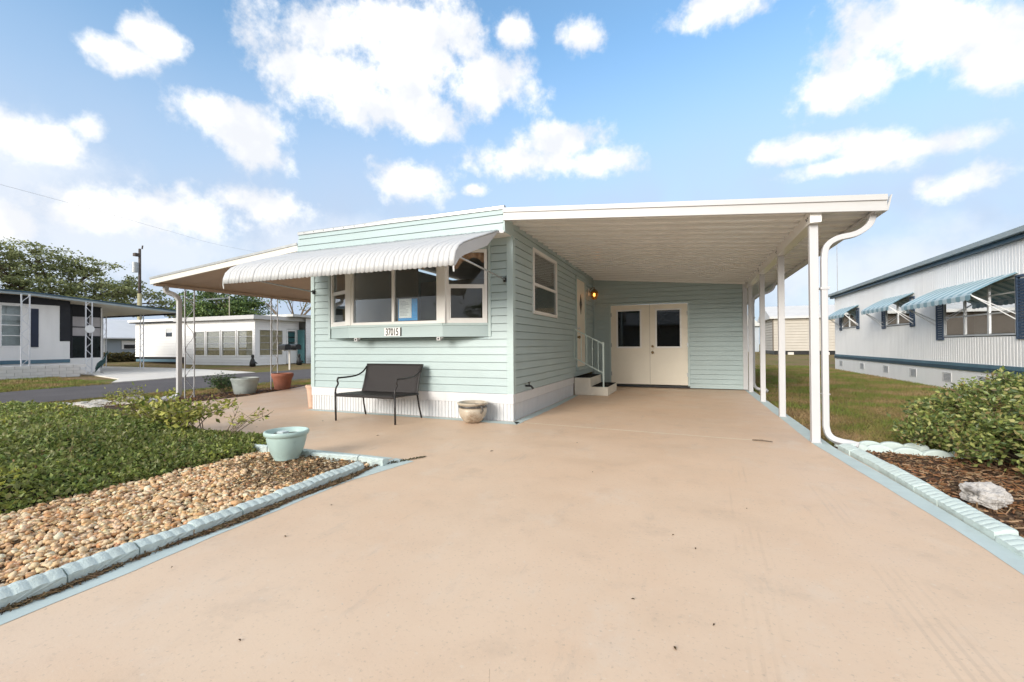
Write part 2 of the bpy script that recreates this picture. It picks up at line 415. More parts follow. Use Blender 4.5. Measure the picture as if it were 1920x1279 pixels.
def concrete_mat():
    mt = bpy.data.materials.new('painted_concrete'); mt.use_nodes = True
    nt = mt.node_tree; N, L = nt.nodes, nt.links
    b = N['Principled BSDF']; b.inputs['Specular IOR Level'].default_value = 0.35
    g = N.new('ShaderNodeNewGeometry')
    def mapped(sc, rot=0):
        mp = N.new('ShaderNodeMapping'); mp.inputs['Scale'].default_value = sc; mp.inputs['Rotation'].default_value = (0, 0, rot)
        L.new(g.outputs['Position'], mp.inputs[0]); return mp.outputs[0]
    def nz(vec, scale, detail=6, rg=0.6):
        n = N.new('ShaderNodeTexNoise'); L.new(vec, n.inputs['Vector'])
        n.inputs['Scale'].default_value = scale; n.inputs['Detail'].default_value = detail; n.inputs['Roughness'].default_value = rg
        return n.outputs[0]
    def mr(v, a, c_, x=0.0, y=1.0):
        n = N.new('ShaderNodeMapRange'); n.interpolation_type = 'SMOOTHSTEP'; L.new(v, n.inputs[0])
        n.inputs[1].default_value = a; n.inputs[2].default_value = c_; n.inputs[3].default_value = x; n.inputs[4].default_value = y
        return n.outputs[0]
    def mix(fac, a, c_):
        n = N.new('ShaderNodeMix'); n.data_type = 'RGBA'
        L.new(fac, n.inputs[0])
        for s_, v in ((6, a), (7, c_)):
            if isinstance(v, tuple): n.inputs[s_].default_value = (*v, 1)
            else: L.new(v, n.inputs[s_])
        return n.outputs[2]
    def mul(a, c_):
        n = N.new('ShaderNodeMath'); n.operation = 'MULTIPLY'; L.new(a, n.inputs[0])
        if isinstance(c_, float): n.inputs[1].default_value = c_
        else: L.new(c_, n.inputs[1])
        return n.outputs[0]
    p = mapped((1, 1, 1))
    c = mix(mr(nz(p, 0.55, 5), 0.3, 0.7), (0.70, 0.50, 0.345), (0.715, 0.53, 0.38))
    # the paint is chalked and worn pale towards the street end
    sep = N.new('ShaderNodeSeparateXYZ'); L.new(p, sep.inputs[0])
    wear = mul(mr(sep.outputs[1], 6.0, -1.0), mr(nz(p, 1.3, 7), 0.25, 0.6))
    c = mix(mul(wear, 0.75), c, (0.765, 0.60, 0.445))
    # dull grey scuffs and stains
    c = mix(mul(mr(nz(p, 0.9, 9, 0.68), 0.47, 0.66), 0.20), c, (0.52, 0.375, 0.26))
    c = mix(mul(mr(nz(p, 2.4, 10, 0.7), 0.52, 0.70), 0.30), c, (0.46, 0.345, 0.255))
    c = mix(mul(mr(nz(mapped((1.3, 1, 1), 0.7), 1.6, 9, 0.72), 0.52, 0.68), 0.40), c, (0.72, 0.60, 0.48))
    c = mix(mul(mr(nz(mapped((1, 0.25, 1), 0.1), 5.0, 8, 0.7), 0.58, 0.72), 0.30), c, (0.40, 0.33, 0.27))
    # tyre tracks: two ribbed bands running up the drive
    def band(x0, w, slope, lo, hi):
        xx = N.new('ShaderNodeMath'); xx.operation = 'MULTIPLY_ADD'; L.new(sep.outputs[1], xx.inputs[0]); xx.inputs[1].default_value = -slope; L.new(sep.outputs[0], xx.inputs[2])
        d = N.new('ShaderNodeMath'); d.operation = 'SUBTRACT'; L.new(xx.outputs[0], d.inputs[0]); d.inputs[1].default_value = x0
        ab = N.new('ShaderNodeMath'); ab.operation = 'ABSOLUTE'; L.new(d.outputs[0], ab.inputs[0])
        msk = mr(ab.outputs[0], w, w * 0.8)
        sn = N.new('ShaderNodeMath'); sn.operation = 'MULTIPLY'; L.new(d.outputs[0], sn.inputs[0]); sn.inputs[1].default_value = 2 * PI / 0.042
        s2 = N.new('ShaderNodeMath'); s2.operation = 'SINE'; L.new(sn.outputs[0], s2.inputs[0])
        msk = mul(msk, mr(s2.outputs[0], 0.0, 0.8))
        msk = mul(msk, mr(nz(mapped((1, 0.35, 1)), 2.2, 5), 0.42, 0.62))
        msk = mul(msk, mul(mr(sep.outputs[1], lo, lo + 0.5), mr(sep.outputs[1], hi, hi - 1.5)))
        return msk
    c = mix(mul(band(0.18, 0.095, 0.045, 1.0, 5.8), 0.34), c, (0.46, 0.34, 0.24))
    c = mix(mul(band(0.86, 0.10, 0.02, 1.2, 5.8), 0.26), c, (0.48, 0.37, 0.28))
    # pores and specks
    c = mix(mul(mr(nz(p, 55.0, 3), 0.58, 0.74), 0.45), c, (0.36, 0.28, 0.21))
    c = mix(mul(mr(nz(p, 16.0, 6, 0.75), 0.56, 0.72), 0.28), c, (0.42, 0.32, 0.24))
    c = mix(mul(mr(nz(p, 38.0, 3), 0.63, 0.72), 0.35), c, (0.74, 0.66, 0.57))
    L.new(c, b.inputs['Base Color'])
    L.new(mr(nz(p, 1.7, 6), 0.3, 0.7, 0.42, 0.68), b.inputs['Roughness'])
    bp = N.new('ShaderNodeBump'); bp.inputs['Strength'].default_value = 0.18; bp.inputs['Distance'].default_value = 0.004
    L.new(nz(p, 90.0, 5, 0.7), bp.inputs['Height']); L.new(bp.outputs[0], b.inputs['Normal'])
    return mt
concrete = concrete_mat()

def lawn_mat():
    mt = bpy.data.materials.new('lawn'); mt.use_nodes = True
    nt = mt.node_tree; N, L = nt.nodes, nt.links
    b = N['Principled BSDF']; b.inputs['Roughness'].default_value = 0.95; b.inputs['Specular IOR Level'].default_value = 0.1
    g = N.new('ShaderNodeNewGeometry')
    def nz(scale, detail=6, rg=0.65):
        n = N.new('ShaderNodeTexNoise'); L.new(g.outputs['Position'], n.inputs['Vector'])
        n.inputs['Scale'].default_value = scale; n.inputs['Detail'].default_value = detail; n.inputs['Roughness'].default_value = rg
        return n.outputs[0]
    cr = N.new('ShaderNodeValToRGB'); L.new(nz(0.45), cr.inputs[0])
    e = cr.color_ramp.elements
    e[0].position = 0.40; e[0].color = (0.29, 0.20, 0.11, 1)
    e[1].position = 0.64; e[1].color = (0.17, 0.19, 0.05, 1)
    k = e.new(0.53); k.color = (0.25, 0.20, 0.085, 1)
    mx = N.new('ShaderNodeMix'); mx.data_type = 'RGBA'; mx.blend_type = 'MULTIPLY'; mx.inputs[0].default_value = 0.8
    c2 = N.new('ShaderNodeValToRGB'); L.new(nz(26, 5), c2.inputs[0]); c2.color_ramp.elements[0].position = 0.3; c2.color_ramp.elements[0].color = (0.3, 0.3, 0.3, 1); c2.color_ramp.elements[1].position = 0.7; c2.color_ramp.elements[1].color = (1.25, 1.25, 1.25, 1)
    L.new(cr.outputs[0], mx.inputs[6]); L.new(c2.outputs[0], mx.inputs[7])
    L.new(mx.outputs[2], b.inputs['Base Color'])
    bp = N.new('ShaderNodeBump'); bp.inputs['Strength'].default_value = 0.8; bp.inputs['Distance'].default_value = 0.03
    L.new(nz(40, 4), bp.inputs['Height']); L.new(bp.outputs[0], b.inputs['Normal'])
    return mt
lawn = lawn_mat()

# ------------------------------------------------------------------ setting: ground, road, driveway
def sheet(name, pts, z, mat, kind='structure', parent=None):
    mb = MB(); mb.v = [(x, y, z) for x, y in pts]; mb.f = [tuple(range(len(pts)))]
    o = mb.build(name, mat, parent)
    if parent is None: o['kind'] = kind
    return o
ground = sheet('ground', [(-600, -300), (600, -300), (600, 900), (-600, 900)], -0.06, lawn)
asphalt = M('asphalt', (0.115, 0.105, 0.105), 0.9, 0.12, 1.2, dirt=0.25, dirtcol=(0.18, 0.16, 0.15), dscale=3, bump=0.5, bscale=120, spec=0.2)
road_near = [(-13.4, -60), (-13.0, 0), (-12.85, 4.5), (-12.7, 6.2), (-12.4, 9), (-12.1, 11.4), (-12.0, 20), (-12.0, 60)]
road_far = [(-18.0, 60), (-17.9, 20), (-17.85, 12.3), (-17.5, 9), (-16.6, 5.7), (-16.3, 0), (-16.3, -60)]
road = MB().poly_slab(list(reversed(road_near + road_far)), -0.12, -0.035).build('road', asphalt); road['kind'] = 'structure'

drive_pts = [(-2.74, -6), (2.2, -6), (1.66, 2), (1.60, 3), (1.56, 4), (1.51, 4.9), (1.42, 5.9), (1.40, 12.3), (-6.3, 12.3), (-6.3, 16), (-11.2, 16), (-10.3, 10), (-9.75, 8.65), (-9.33, 7.2), (-9.33, 3.58), (-2.74, 3.58)]
drive = MB().poly_slab(drive_pts, -0.14, 0.0).build('driveway', concrete); drive['kind'] = 'structure'
# painted borders on the slab
def strip(name, a, b, z=0.002, mat=teal_paint):
    mb = MB(); n = len(a)
    mb.v = [(x, y, z) for x, y in a] + [(x, y, z) for x, y in b]
    for i in range(n - 1): mb.f.append((i, i + 1, n + i + 1, n + i))
    return mb.build(name, mat, drive)
def jit(pts, amp, step=0.12):
    """finer points with a hand-painted wobble"""
    out = []
    for (x0, y0), (x1, y1) in zip(pts, pts[1:]):
        n = max(1, int(math.hypot(x1 - x0, y1 - y0) / step))
        for i in range(n):
            t = i / n
            w = amp * (math.sin(9 * (x0 + (x1 - x0) * t) + 5.1 * (y0 + (y1 - y0) * t)) * 0.6 + rnd.uniform(-0.5, 0.5))
            out.append((x0 + (x1 - x0) * t + w * (abs(y1 - y0) > abs(x1 - x0)), y0 + (y1 - y0) * t + w * (abs(y1 - y0) <= abs(x1 - x0))))
    out.append(pts[-1]); return out
def border(name, inner, outer):
    n = 60
    def sample(pts):
        L = [0]
        for p, q in zip(pts, pts[1:]): L.append(L[-1] + math.dist(p, q))
        res = []
        for i in range(n + 1):
            s = L[-1] * i / n; k = 0
            while k < len(L) - 2 and L[k + 1] < s: k += 1
            t = (s - L[k]) / (L[k + 1] - L[k]); res.append((pts[k][0] + (pts[k + 1][0] - pts[k][0]) * t, pts[k][1] + (pts[k + 1][1] - pts[k][1]) * t))
        return res
    a, b = sample(inner), sample(outer)
    a = [(x + rnd.uniform(-1, 1) * 0.005 + 0.004 * math.sin(i * .9), y + rnd.uniform(-1, 1) * 0.005) for i, (x, y) in enumerate(a)]
    strip(name, a, b)
border('painted_border', [(1.72, -5), (1.53, 2), (1.45, 3.6), (1.39, 4.44), (1.27, 5.7), (1.22, 12.0)], [(2.05, -5), (1.64, 2), (1.575, 3.6), (1.53, 4.5), (1.43, 5.7), (1.385, 12.0)])
border('painted_border', [(-2.57, -5), (-2.595, 1.2), (-2.625, 2.2), (-2.635, 2.9), (-2.48, 3.66)], [(-2.73, -5), (-2.73, 1.2), (-2.73, 2.2), (-2.73, 2.9), (-2.73, 3.70)])
border('painted_border', [(-9.2, 3.70), (-6.0, 3.70), (-3.4, 3.69), (-2.75, 3.705)], [(-9.2, 3.585), (-6, 3.585), (-3.4, 3.585), (-2.75, 3.585)])
border('painted_border', [(-6.25, 5.93), (-4, 5.91), (-2.27, 5.84)], [(-6.25, 6.06), (-4, 6.06), (-2.30, 6.06)])
border('painted_border', [(-2.26, 5.84), (-2.24, 7.6), (-2.29, 9.7)], [(-2.39, 6.06), (-2.39, 7.6), (-2.39, 9.7)])
joint_pale = M('joint_filler', (0.86, 0.77, 0.62), 0.8, 0.1, 30)
strip('expansion_joint', [(-2.22 + i * 0.304, 6.02 - i * 0.0205 + rnd.uniform(-.003, .003)) for i in range(11)], [(-2.22 + i * 0.304, 6.046 - i * 0.0205 + rnd.uniform(-.003, .003)) for i in range(11)], 0.0022, joint_pale)
crack_m = M('crack_dark', (0.30, 0.21, 0.14), 0.9, 0.3, 40)
def crack(pts, w, seed):
    r = random.Random(seed); a = []; b = []
    for (x0, y0), (x1, y1) in zip(pts, pts[1:]):
        n = max(2, int(math.hypot(x1 - x0, y1 - y0) / 0.05))
        for i in range(n):
            t = i / n; x = x0 + (x1 - x0) * t + r.uniform(-.010, .010); y = y0 + (y1 - y0) * t + r.uniform(-.010, .010); ww = w * r.uniform(.3, 1)
            a.append((x, y)); b.append((x + ww, y + ww * .7))
    strip('hairline_crack', a, b, 0.0015, crack_m)
crack([(-0.60, 0.75), (-0.62, 1.3), (-0.66, 1.45)], 0.0008, 1)
crack([(-9.3, 4.4), (-8.2, 5.6), (-7.3, 6.6)], 0.008, 4)
crack([(-5.1, 5.55), (-4.5, 5.75), (-3.9, 5.9)], 0.004, 5)

# street-side verge, planting strips and beds
mulch_dark = M('mulch_dark', (0.035, 0.024, 0.018), 0.95, 0.5, 18, col2=(0.11, 0.06, 0.035), bump=1.0, bscale=60)
mulch_red = M('mulch_red', (0.06, 0.036, 0.022), 0.95, 0.5, 6, col2=(0.13, 0.07, 0.036), dirt=0.8, dirtcol=(0.03, 0.02, 0.016), dscale=2.2, bump=1.0, bscale=60)
sheet('mulch_bed', [(1.60, 1.5), (6.0, 1.5), (6.0, 5.9), (1.46, 5.9), (1.55, 4.6)], -0.02, mulch_red)
sheet('planting_strip', [(-10.9, 5.0), (-9.33, 5.0), (-9.33, 7.2), (-9.75, 8.65), (-10.3, 10), (-10.9, 10)], -0.02, mulch_dark)
gravel_base = sheet('gravel_bed', [(-4.9, -1.0), (-2.80, -1.0), (-2.80, 3.57), (-4.9, 3.57)], -0.02, M('sandy_soil', (0.16, 0.115, 0.075), 0.95, 0.4, 25, col2=(0.26, 0.19, 0.125), bump=0.9, bscale=70))
sheet('hedge_bed', [(-10.6, -1.0), (-4.9, -1.0), (-4.9, 3.57), (-9.33, 3.57), (-9.33, 5.0), (-10.6, 5.0)], -0.021, soil)
nb_conc = M('pale_concrete', (0.70, 0.66, 0.60), 0.85, 0.08, 0.8, dirt=0.2, dirtcol=(0.35, 0.32, 0.28), bump=0.1)
pv = MB().poly_slab([(-17.55, 8.7), (-17.9, 11.0), (-17.95, 14.2), (-21.5, 15.0), (-26, 15.7), (-36, 15.9), (-36, 11.2), (-26, 11.2), (-23.4, 10.9), (-19.3, 9.8)], -0.1, -0.02).build('neighbour_driveway', nb_conc); pv['kind'] = 'structure'

# ------------------------------------------------------------------ lap siding
def board(pl, u0, u1, v0, v1, u1t=None, u0t=None, lo=0.015, hi=0.004, slot=0.0075):
    """one lap board: tilted face, and a shadow slot left open below the next course"""
    u1t = u1 if u1t is None else u1t; u0t = u0 if u0t is None else u0t
    sec = [(lo, v0), (hi, v1 - slot), (-0.020, v1 - slot), (-0.020, v1), (-0.032, v1), (-0.032, v0)]
    mb = MB(); k = len(sec)
    for e0, e1 in ((u0, u0t), (u1, u1t)):
        for n_, v_ in sec:
            t = (v_ - v0) / (v1 - v0); mb.v.append(pl.p(e0 + (e1 - e0) * t, v_, n_))
    mb.f.append(tuple(range(k))); mb.f.append(tuple(k + i for i in reversed(range(k))))
    for i in range(k):
        j = (i + 1) % k; mb.f.append((i, k + i, k + j, j))
    return mb
def siding(pl, parent, v0, v1, exp, u0, u1, mat, openings=(), clip=None, name='siding_board', slot=0.0075, lo=0.015):
    v = v0
    while v < v1 - 0.005:
        t = min(v + exp, v1)
        segs = [(u0, u1, v, t)]
        for (a, b, c, d) in openings:
            new = []
            for (s0, s1, w0, w1) in segs:
                if s1 <= a or s0 >= b or w1 <= c or w0 >= d: new.append((s0, s1, w0, w1)); continue
                if s0 < a: new.append((s0, a, w0, w1))
                if s1 > b: new.append((b, s1, w0, w1))
                if w0 < c - 0.01: new.append((max(s0, a), min(s1, b), w0, c))
                if w1 > d + 0.01: new.append((max(s0, a), min(s1, b), d, w1))
            segs = new
        for (s0, s1, w0, w1) in segs:
            e0, e1 = s1, s1
            if clip:
                e0 = min(s1, clip(w0)); e1 = min(s1, clip(w1))
                if e0 <= s0 + 0.02: continue
                e1 = max(e1, s0 + 0.01)
            j = rnd.uniform(-0.0012, 0.0012)
            board(pl, s0, e0, w0, w1, e1, lo=lo + j, slot=slot).build(name, mat, parent)
        v = t

ZV = (0, 0, 1)
# ------------------------------------------------------------------ the mint mobile home
house = thing('mobile_home', (-4.33, 6.09, 0), 'mint green mobile home with lap siding, bay window and white scalloped awning', 'mobile home')
XL, XR, YF, YB = -6.25, -2.42, 6.09, 24.0
front = Pl((0, YF, 0), (1, 0, 0), ZV, (0, -1, 0))
side = Pl((XR, 0, 0), (0, 1, 0), ZV, (1, 0, 0))
BAY_L, BAY_R, FC_L, FC_R, BD = -5.84, -2.80, -5.18, -3.42, 0.30
siding(front, house, 0.40, 2.72, 0.116, XL, XR - 0.02, mint, [(BAY_L, BAY_R, 1.25, 2.73)])
WIN = (7.0, 8.42, 1.64, 2.74); DOOR = (10.0, 10.98, 0.60, 2.70)
siding(side, house, 0.40, 2.93, 0.116, YF + 0.02, 12.0, mint, [WIN, DOOR])
mb = MB(); mb.box(XL + 0.02, XL + 0.06, YF + 0.02, YB, 0.3, 2.95); mb.box(XL, XR, YB - 0.04, YB, 0.02, 2.95); mb.box(XR - 0.04, XR - 0.005, 12.0, YB, 0.02, 2.95)
mb.build('wall', mint, house)
MB().box(XL + 0.07, XR - 0.02, YF + 0.02, YB - 0.05, 0.5, 0.55).build('floor', interior_dark, house)
MB().box(XL + 0.08, XR - 0.05, 9.4, 9.45, 0.56, 2.68).build('interior_wall', interior_dark, house)
# corner boards
for x0, x1, y0, y1 in ((XL - 0.03, XL + 0.05, YF - 0.024, YF + 0.05), (XR - 0.075, XR + 0.024, YF - 0.024, YF + 0.075)):
    mb = MB(); mb.box(x0, x1, y0, y1, 0.395, 2.715); mb.build('corner_board', mint_trim, house)
# skirting: smooth band over ribbed panels
mb = MB(); mb.box(XL - 0.01, XR + 0.022, YF - 0.028, YF + 0.03, 0.255, 0.396); mb.box(XR - 0.03, XR + 0.026, YF + 0.03, 9.72, 0.255, 0.396)
mb.build('skirt_band', skirt_white, house)
def ribbed(pl, u0, u1, v0, v1, pitch, depth, parent, mat, name, n0=0.0):
    mb = MB(); u = u0
    while u < u1 - 1e-6:
        e = min(u + pitch, u1)
        mb.pbox(pl, u, u + (e - u) * 0.55, v0, v1, n0, n0 + depth + rnd.uniform(-.001, .001)); mb.pbox(pl, u + (e - u) * 0.55, e, v0, v1, n0, n0 + depth * 0.35)
        u = e
    o = mb.build(name, mat, parent); return o
sk = ribbed(front, XL, XR + 0.015, 0.002, 0.256, 0.058, 0.014, house, skirt_white, 'skirt_panel', 0.004); sk['kind'] = 'stuff'
sk = ribbed(side, YF + 0.0, 9.72, 0.002, 0.256, 0.058, 0.014, house, skirt_white, 'skirt_panel', 0.004); sk['kind'] = 'stuff'
# mansard band over the front
para = Pl((0, 5.80, 0), (1, 0, 0), ZV, (0, -1, 0))
for (a, b) in ((2.735, 2.852), (2.852, 2.97), (2.97, 3.045)):
    board(para, XL - 0.05 + (a - 2.735) * 0.12, XR - 0.01, a, b).build('siding_board', mint, house)
MB().box(XL - 0.06, XR, 5.782, 5.81, 2.705, 2.737).build('drip_trim', white, house)
MB().box(XL - 0.05, XR, 5.81, YF + 0.01, 2.715, 2.733).build('soffit', white_clean, house)
mb = MB(); mb.prism([(5.775, 3.04), (5.80, 3.04), (5.86, 3.085), (5.86, 3.10), (5.80, 3.10), (5.775, 3.085)], lambda p, q, a: (a, p, q), XL - 0.03, XR + 0.005)
mb.build('roof_edge', galv, house)
for i in range(18):
    x = XL + 0.12 + i * 0.216
    MB().ball((x, 5.775, 3.068), 0.008, 6, 4).build('screw_head', dark_metal, house)
mb = MB(); mb.prism([(XL - 0.02, 3.03), (XR - 0.01, 3.03), (XR - 0.01, 3.09), (-4.33, 3.14), (XL - 0.02, 3.09)], lambda p, q, a: (p, a, q), 5.865, YB)
roof = mb.build('roof', roof_grey, house)
MB().tube([(-3.45, 6.9, 3.1), (-3.45, 6.9, 3.42)], 0.012, 6).build('vent_pipe', dark_metal, roof)
MB().tube([(-2.62, 6.2, 3.09), (-2.62, 6.2, 3.17)], 0.02, 6).build('vent_pipe', dark_metal, roof)
mb = MB(); mb.hexa([(XL - 0.05, 5.81, 2.73), (XL - 0.045, 5.81, 2.73), (XL - 0.045, YF + 0.05, 2.73), (XL - 0.05, YF + 0.05, 2.73), (XL - 0.02, 5.81, 3.04), (XL - 0.015, 5.81, 3.04), (XL - 0.015, YF + 0.05, 3.04), (XL - 0.02, YF + 0.05, 3.04)])
mb.box(XR - 0.006, XR + 0.012, 5.79, YF + 0.05, 2.72, 3.04); mb.build('mansard_cheek', mint_trim, house)

# bay window
BZ0, BZ1, BZ2 = 1.25, 1.455, 2.70
pts_w = [(BAY_L, YF), (FC_L, YF - BD), (FC_R, YF - BD), (BAY_R, YF)]
facets = []
for (x0, y0), (x1, y1) in zip(pts_w, pts_w[1:]):
    U = Vector((x1 - x0, y1 - y0, 0)); ln = U.length; U.normalize(); Nn = Vector((U.y, -U.x, 0))
    facets.append((Pl((x0, y0, 0), U, ZV, Nn), ln))
mb = MB(); mb.poly_slab([(BAY_L, YF + 0.02), (FC_L, YF - BD + 0.005), (FC_R, YF - BD + 0.005), (BAY_R, YF + 0.02)], BZ0 + 0.012, BZ0 + 0.03)
mb.build('bay_box', mint, house); bay = house
MB().poly_slab([(BAY_L, YF + 0.01), (FC_L, YF - BD + 0.01), (FC_R, YF - BD + 0.01), (BAY_R, YF + 0.01)], BZ2 - 0.02, BZ2).build('bay_top', mint, bay)
for pl, ln in facets:
    MB().pbox(pl, 0.0, ln, BZ0, BZ1 - 0.035, -0.03, 0.0).build('apron_panel', mint, bay)
    MB().pbox(pl, 0.0, ln, BZ1 - 0.034, BZ1, -0.04, 0.012).build('window_sill', mint_trim, bay)
def hung_window(pl, u0, u1, v0, v1, rail, parent, mat=white_clean, gl=glass, t=0.045, n0=-0.03, n1=0.012, blind=False):
    w = MB().frame(pl, u0, u1, v0, v1, t, n0, n1).build('window', mat, parent)
    s = MB(); s.frame(pl, u0 + t, u1 - t, v0 + t, rail + 0.02, 0.028, n0 + 0.008, n1 - 0.012); s.build('lower_sash', mat, w)
    s = MB(); s.pbox(pl, u0 + t, u1 - t, rail + 0.021, rail + 0.05, n0 + 0.002, n1 - 0.02); s.build('meeting_rail', mat, w)
    MB().pbox(pl, u0 + t + 0.02, u1 - t - 0.02, v0 + t + 0.02, rail + 0.005, n0 + 0.012, n0 + 0.016).build('pane', gl, w)
    MB().pbox(pl, u0 + t, u1 - t, rail + 0.03, v1 - t, n0 + 0.003, n0 + 0.007).build('pane', gl, w)
    return w
plL, lnL = facets[0]; plF, lnF = facets[1]; plR, lnR = facets[2]
hung_window(plL, 0.02, lnL - 0.05, BZ1, 2.56, 2.0, bay)
hung_window(plR, 0.05, lnR - 0.02, BZ1, 2.56, 1.985, bay)
w = MB(); w.frame(plF, 0.055, lnF - 0.055, BZ1, 2.56, 0.04, -0.03, 0.012)
w = w.build('window', white_clean, bay)
for u0, u1 in ((0.096, lnF / 2 - 0.022), (lnF / 2 + 0.022, lnF - 0.096)):
    MB().pbox(plF, u0, u1, BZ1 + 0.041, 2.519, -0.02, -0.016).build('pane', glass, w)
MB().pbox(plF, lnF / 2 - 0.022, lnF / 2 + 0.022, BZ1 + 0.04, 2.52, -0.035, 0.016).build('mullion', white_clean, w)
for pl, u in ((plF, 0.0), (plF, lnF)):
    MB().pbox(pl, u - 0.055, u + 0.055, BZ1 + 0.001, 2.6, -0.06, 0.022).build('bay_post', white_clean, bay)
for pl, ln in facets:
    MB().pbox(pl, 0, ln, 2.561, BZ2 - 0.021, -0.03, 0.006).build('header_panel', mint_trim, bay)
MB().pbox(front, BAY_L - 0.045, BAY_L + 0.0, BZ0, 2.70, 0, 0.024).build('side_trim', mint_trim, bay)
MB().pbox(front, BAY_R, BAY_R + 0.045, BZ0, 2.70, 0, 0.024).build('side_trim', mint_trim, bay)
for x in (-5.05, -3.50):
    br = MB(); br.box(x - 0.03, x + 0.03, 5.80, 5.86, BZ0 - 0.055, BZ0 + 0.011); br.tube([(x + 0.03, 5.83, BZ0 - 0.02), (x + 0.07, 5.83, BZ0 - 0.01)], 0.008, 6)
    b = br.build('bracket', white, bay)
    MB().box(x - 0.012, x + 0.012, 5.795, 5.7995, BZ0 - 0.04, BZ0 - 0.016).build('bolt', dark_metal, b)
# house number
numpl = MB(); numpl.pbox(plF, lnF / 2 - 0.165, lnF / 2 + 0.13, 1.272, 1.402, 0.001, 0.010)
hn = numpl.build('house_number', M('number_plate_white', (0.82, 0.82, 0.80), 0.4), bay)
ink = M('number_black', (0.008, 0.008, 0.008), 0.4, 0.1)
def text_mesh(body, name, size, xs, mat, parent, loc, rot, depth=0.002):
    cu = bpy.data.curves.new(name, 'FONT'); cu.body = body; cu.size = size; cu.extrude = depth; cu.align_x = 'CENTER'; cu.offset = size * 0.012
    t = bpy.data.objects.new(name, cu); COL.objects.link(t)
    dg = bpy.context.evaluated_depsgraph_get(); dg.update()
    me = bpy.data.meshes.new_from_object(t.evaluated_get(dg))
    bpy.data.objects.remove(t, do_unlink=True)
    me.materials.clear(); me.materials.append(mat)
    o = bpy.data.objects.new(name, me); COL.objects.link(o); o.parent = parent
    o.location = Vector(loc) - ORG[parent.name]; o.rotation_euler = rot; o.scale = (xs, 1, 1); ORG[o.name] = ORG[parent.name]
    return o
text_mesh('37015', 'digits', 0.158, 0.62, ink, hn, (FC_L + lnF / 2 - 0.02, YF - BD - 0.0112, 1.283), (PI / 2, 0, 0))
MB().pbox(plF, lnF / 2 + 0.131, lnF / 2 + 0.150, 1.272, 1.402, 0.001, 0.011).build('number_edge', ink, hn)

# scalloped awning
aw_path = [(5.79, 2.735), (5.40, 2.595), (5.0, 2.45), (4.74, 2.35), (4.62, 2.285), (4.54, 2.20), (4.51, 2.12), (4.50, 2.045)]
AX0, AX1 = -6.36, -2.50
frm = MB()
for x in (AX0 + 0.012, AX1 - 0.012):
    for (y0, z0), (y1, z1) in zip(aw_path, aw_path[1:]):
        frm.hexa([(x - 0.010, y0, z0 - 0.15 * min(1, (5.79 - y0) / 0.4)), (x + 0.010, y0, z0 - 0.15 * min(1, (5.79 - y0) / 0.4)), (x + 0.010, y1, z1 - 0.15 * (1 if z1 > 2.2 else max(0.1, (z1 - 2.02) / 0.18))), (x - 0.010, y1, z1 - 0.15 * (1 if z1 > 2.2 else max(0.1, (z1 - 2.02) / 0.18))), (x - 0.010, y0, z0 - 0.004), (x + 0.010, y0, z0 - 0.004), (x + 0.010, y1, z1 - 0.004), (x - 0.010, y1, z1 - 0.004)])
frm.box(AX0, AX1, 5.74, 5.781, 2.70, 2.73)
awn = frm.build('awning', awning_white, house)
nsl = 55; sw = (AX1 - AX0) / nsl
mb = MB(); K = 5
top = []
for i, (y, z) in enumerate(aw_path):
    for k in range(K):
        t = k / (K - 1)
        arch = 0.013 * math.sin(PI * t)
        dn = (0.0 if i < len(aw_path) - 1 else -0.026 * math.sin(PI * t))
        mb.v.append((sw * 1.02 * t, y - arch * 0.45, z + arch + dn))
for i in range(len(aw_path) - 1):
    for k in range(K - 1):
        a = i * K + k; mb.f.append((a, a + 1, a + K + 1, a + K))
s0 = mb.build('slat', awning_white, None, local=True, smooth=True)
sd = s0.modifiers.new('thick', 'SOLIDIFY'); sd.thickness = 0.003
s0.parent = awn; s0.location = Vector((AX0, 0, 0)) - ORG[awn.name]; ORG[s0.name] = ORG[awn.name]
for i in range(1, nsl):
    o = alias('slat', s0, awn, Vector((AX0 + sw * i, rnd.uniform(-.004, .004), rnd.uniform(-.003, .003))) - ORG[awn.name])
for x, xw in ((AX1 - 0.03, -2.52), (AX0 + 0.05, -6.21)):
    a = MB().tube([(x, 4.66, 2.17), (xw, 6.07, 2.085)], 0.012, 8).build('support_arm', galv, awn, smooth=True)
    MB().box(xw - 0.02, xw + 0.02, 6.045, 6.075, 2.05, 2.115).build('arm_bracket', dark_metal, awn)

# side window, door
sw_ = MB().frame(side, WIN[0], WIN[1], WIN[2], WIN[3], 0.055, -0.02, 0.028)
w = sw_.build('window', white_clean, house)
MB().pbox(side, WIN[0] + .055, WIN[1] - .055, 2.12, 2.165, -0.01, 0.022).build('meeting_rail', white_clean, w)
for v0, v1, n in ((WIN[2] + .055, 2.12, 0.004), (2.165, WIN[3] - .055, -0.006)):
    MB().pbox(side, WIN[0] + .055, WIN[1] - .055, v0, v1, n, n + 0.004).build('pane', glass, w)
for i in range(16):
    MB().pbox(side, WIN[0] + .08, WIN[1] - .08, 2.66 - i * 0.022, 2.662 - i * 0.022, -0.085, -0.06).build('blind_slat', white_clean, w)
d = MB().pbox(side, DOOR[0] + 0.05, DOOR[1] - 0.05, DOOR[2], DOOR[3] - 0.05, -0.01, 0.012).build('door', cream_door, house)
mb = MB(); mb.pbox(side, DOOR[0], DOOR[0] + 0.049, DOOR[2], DOOR[3], 0, 0.03); mb.pbox(side, DOOR[1] - 0.049, DOOR[1], DOOR[2], DOOR[3], 0, 0.03); mb.pbox(side, DOOR[0] + 0.049, DOOR[1] - 0.049, DOOR[3] - 0.049, DOOR[3], 0, 0.03); mb.build('door_frame', mint_trim, house)
yc = (DOOR[0] + DOOR[1]) / 2
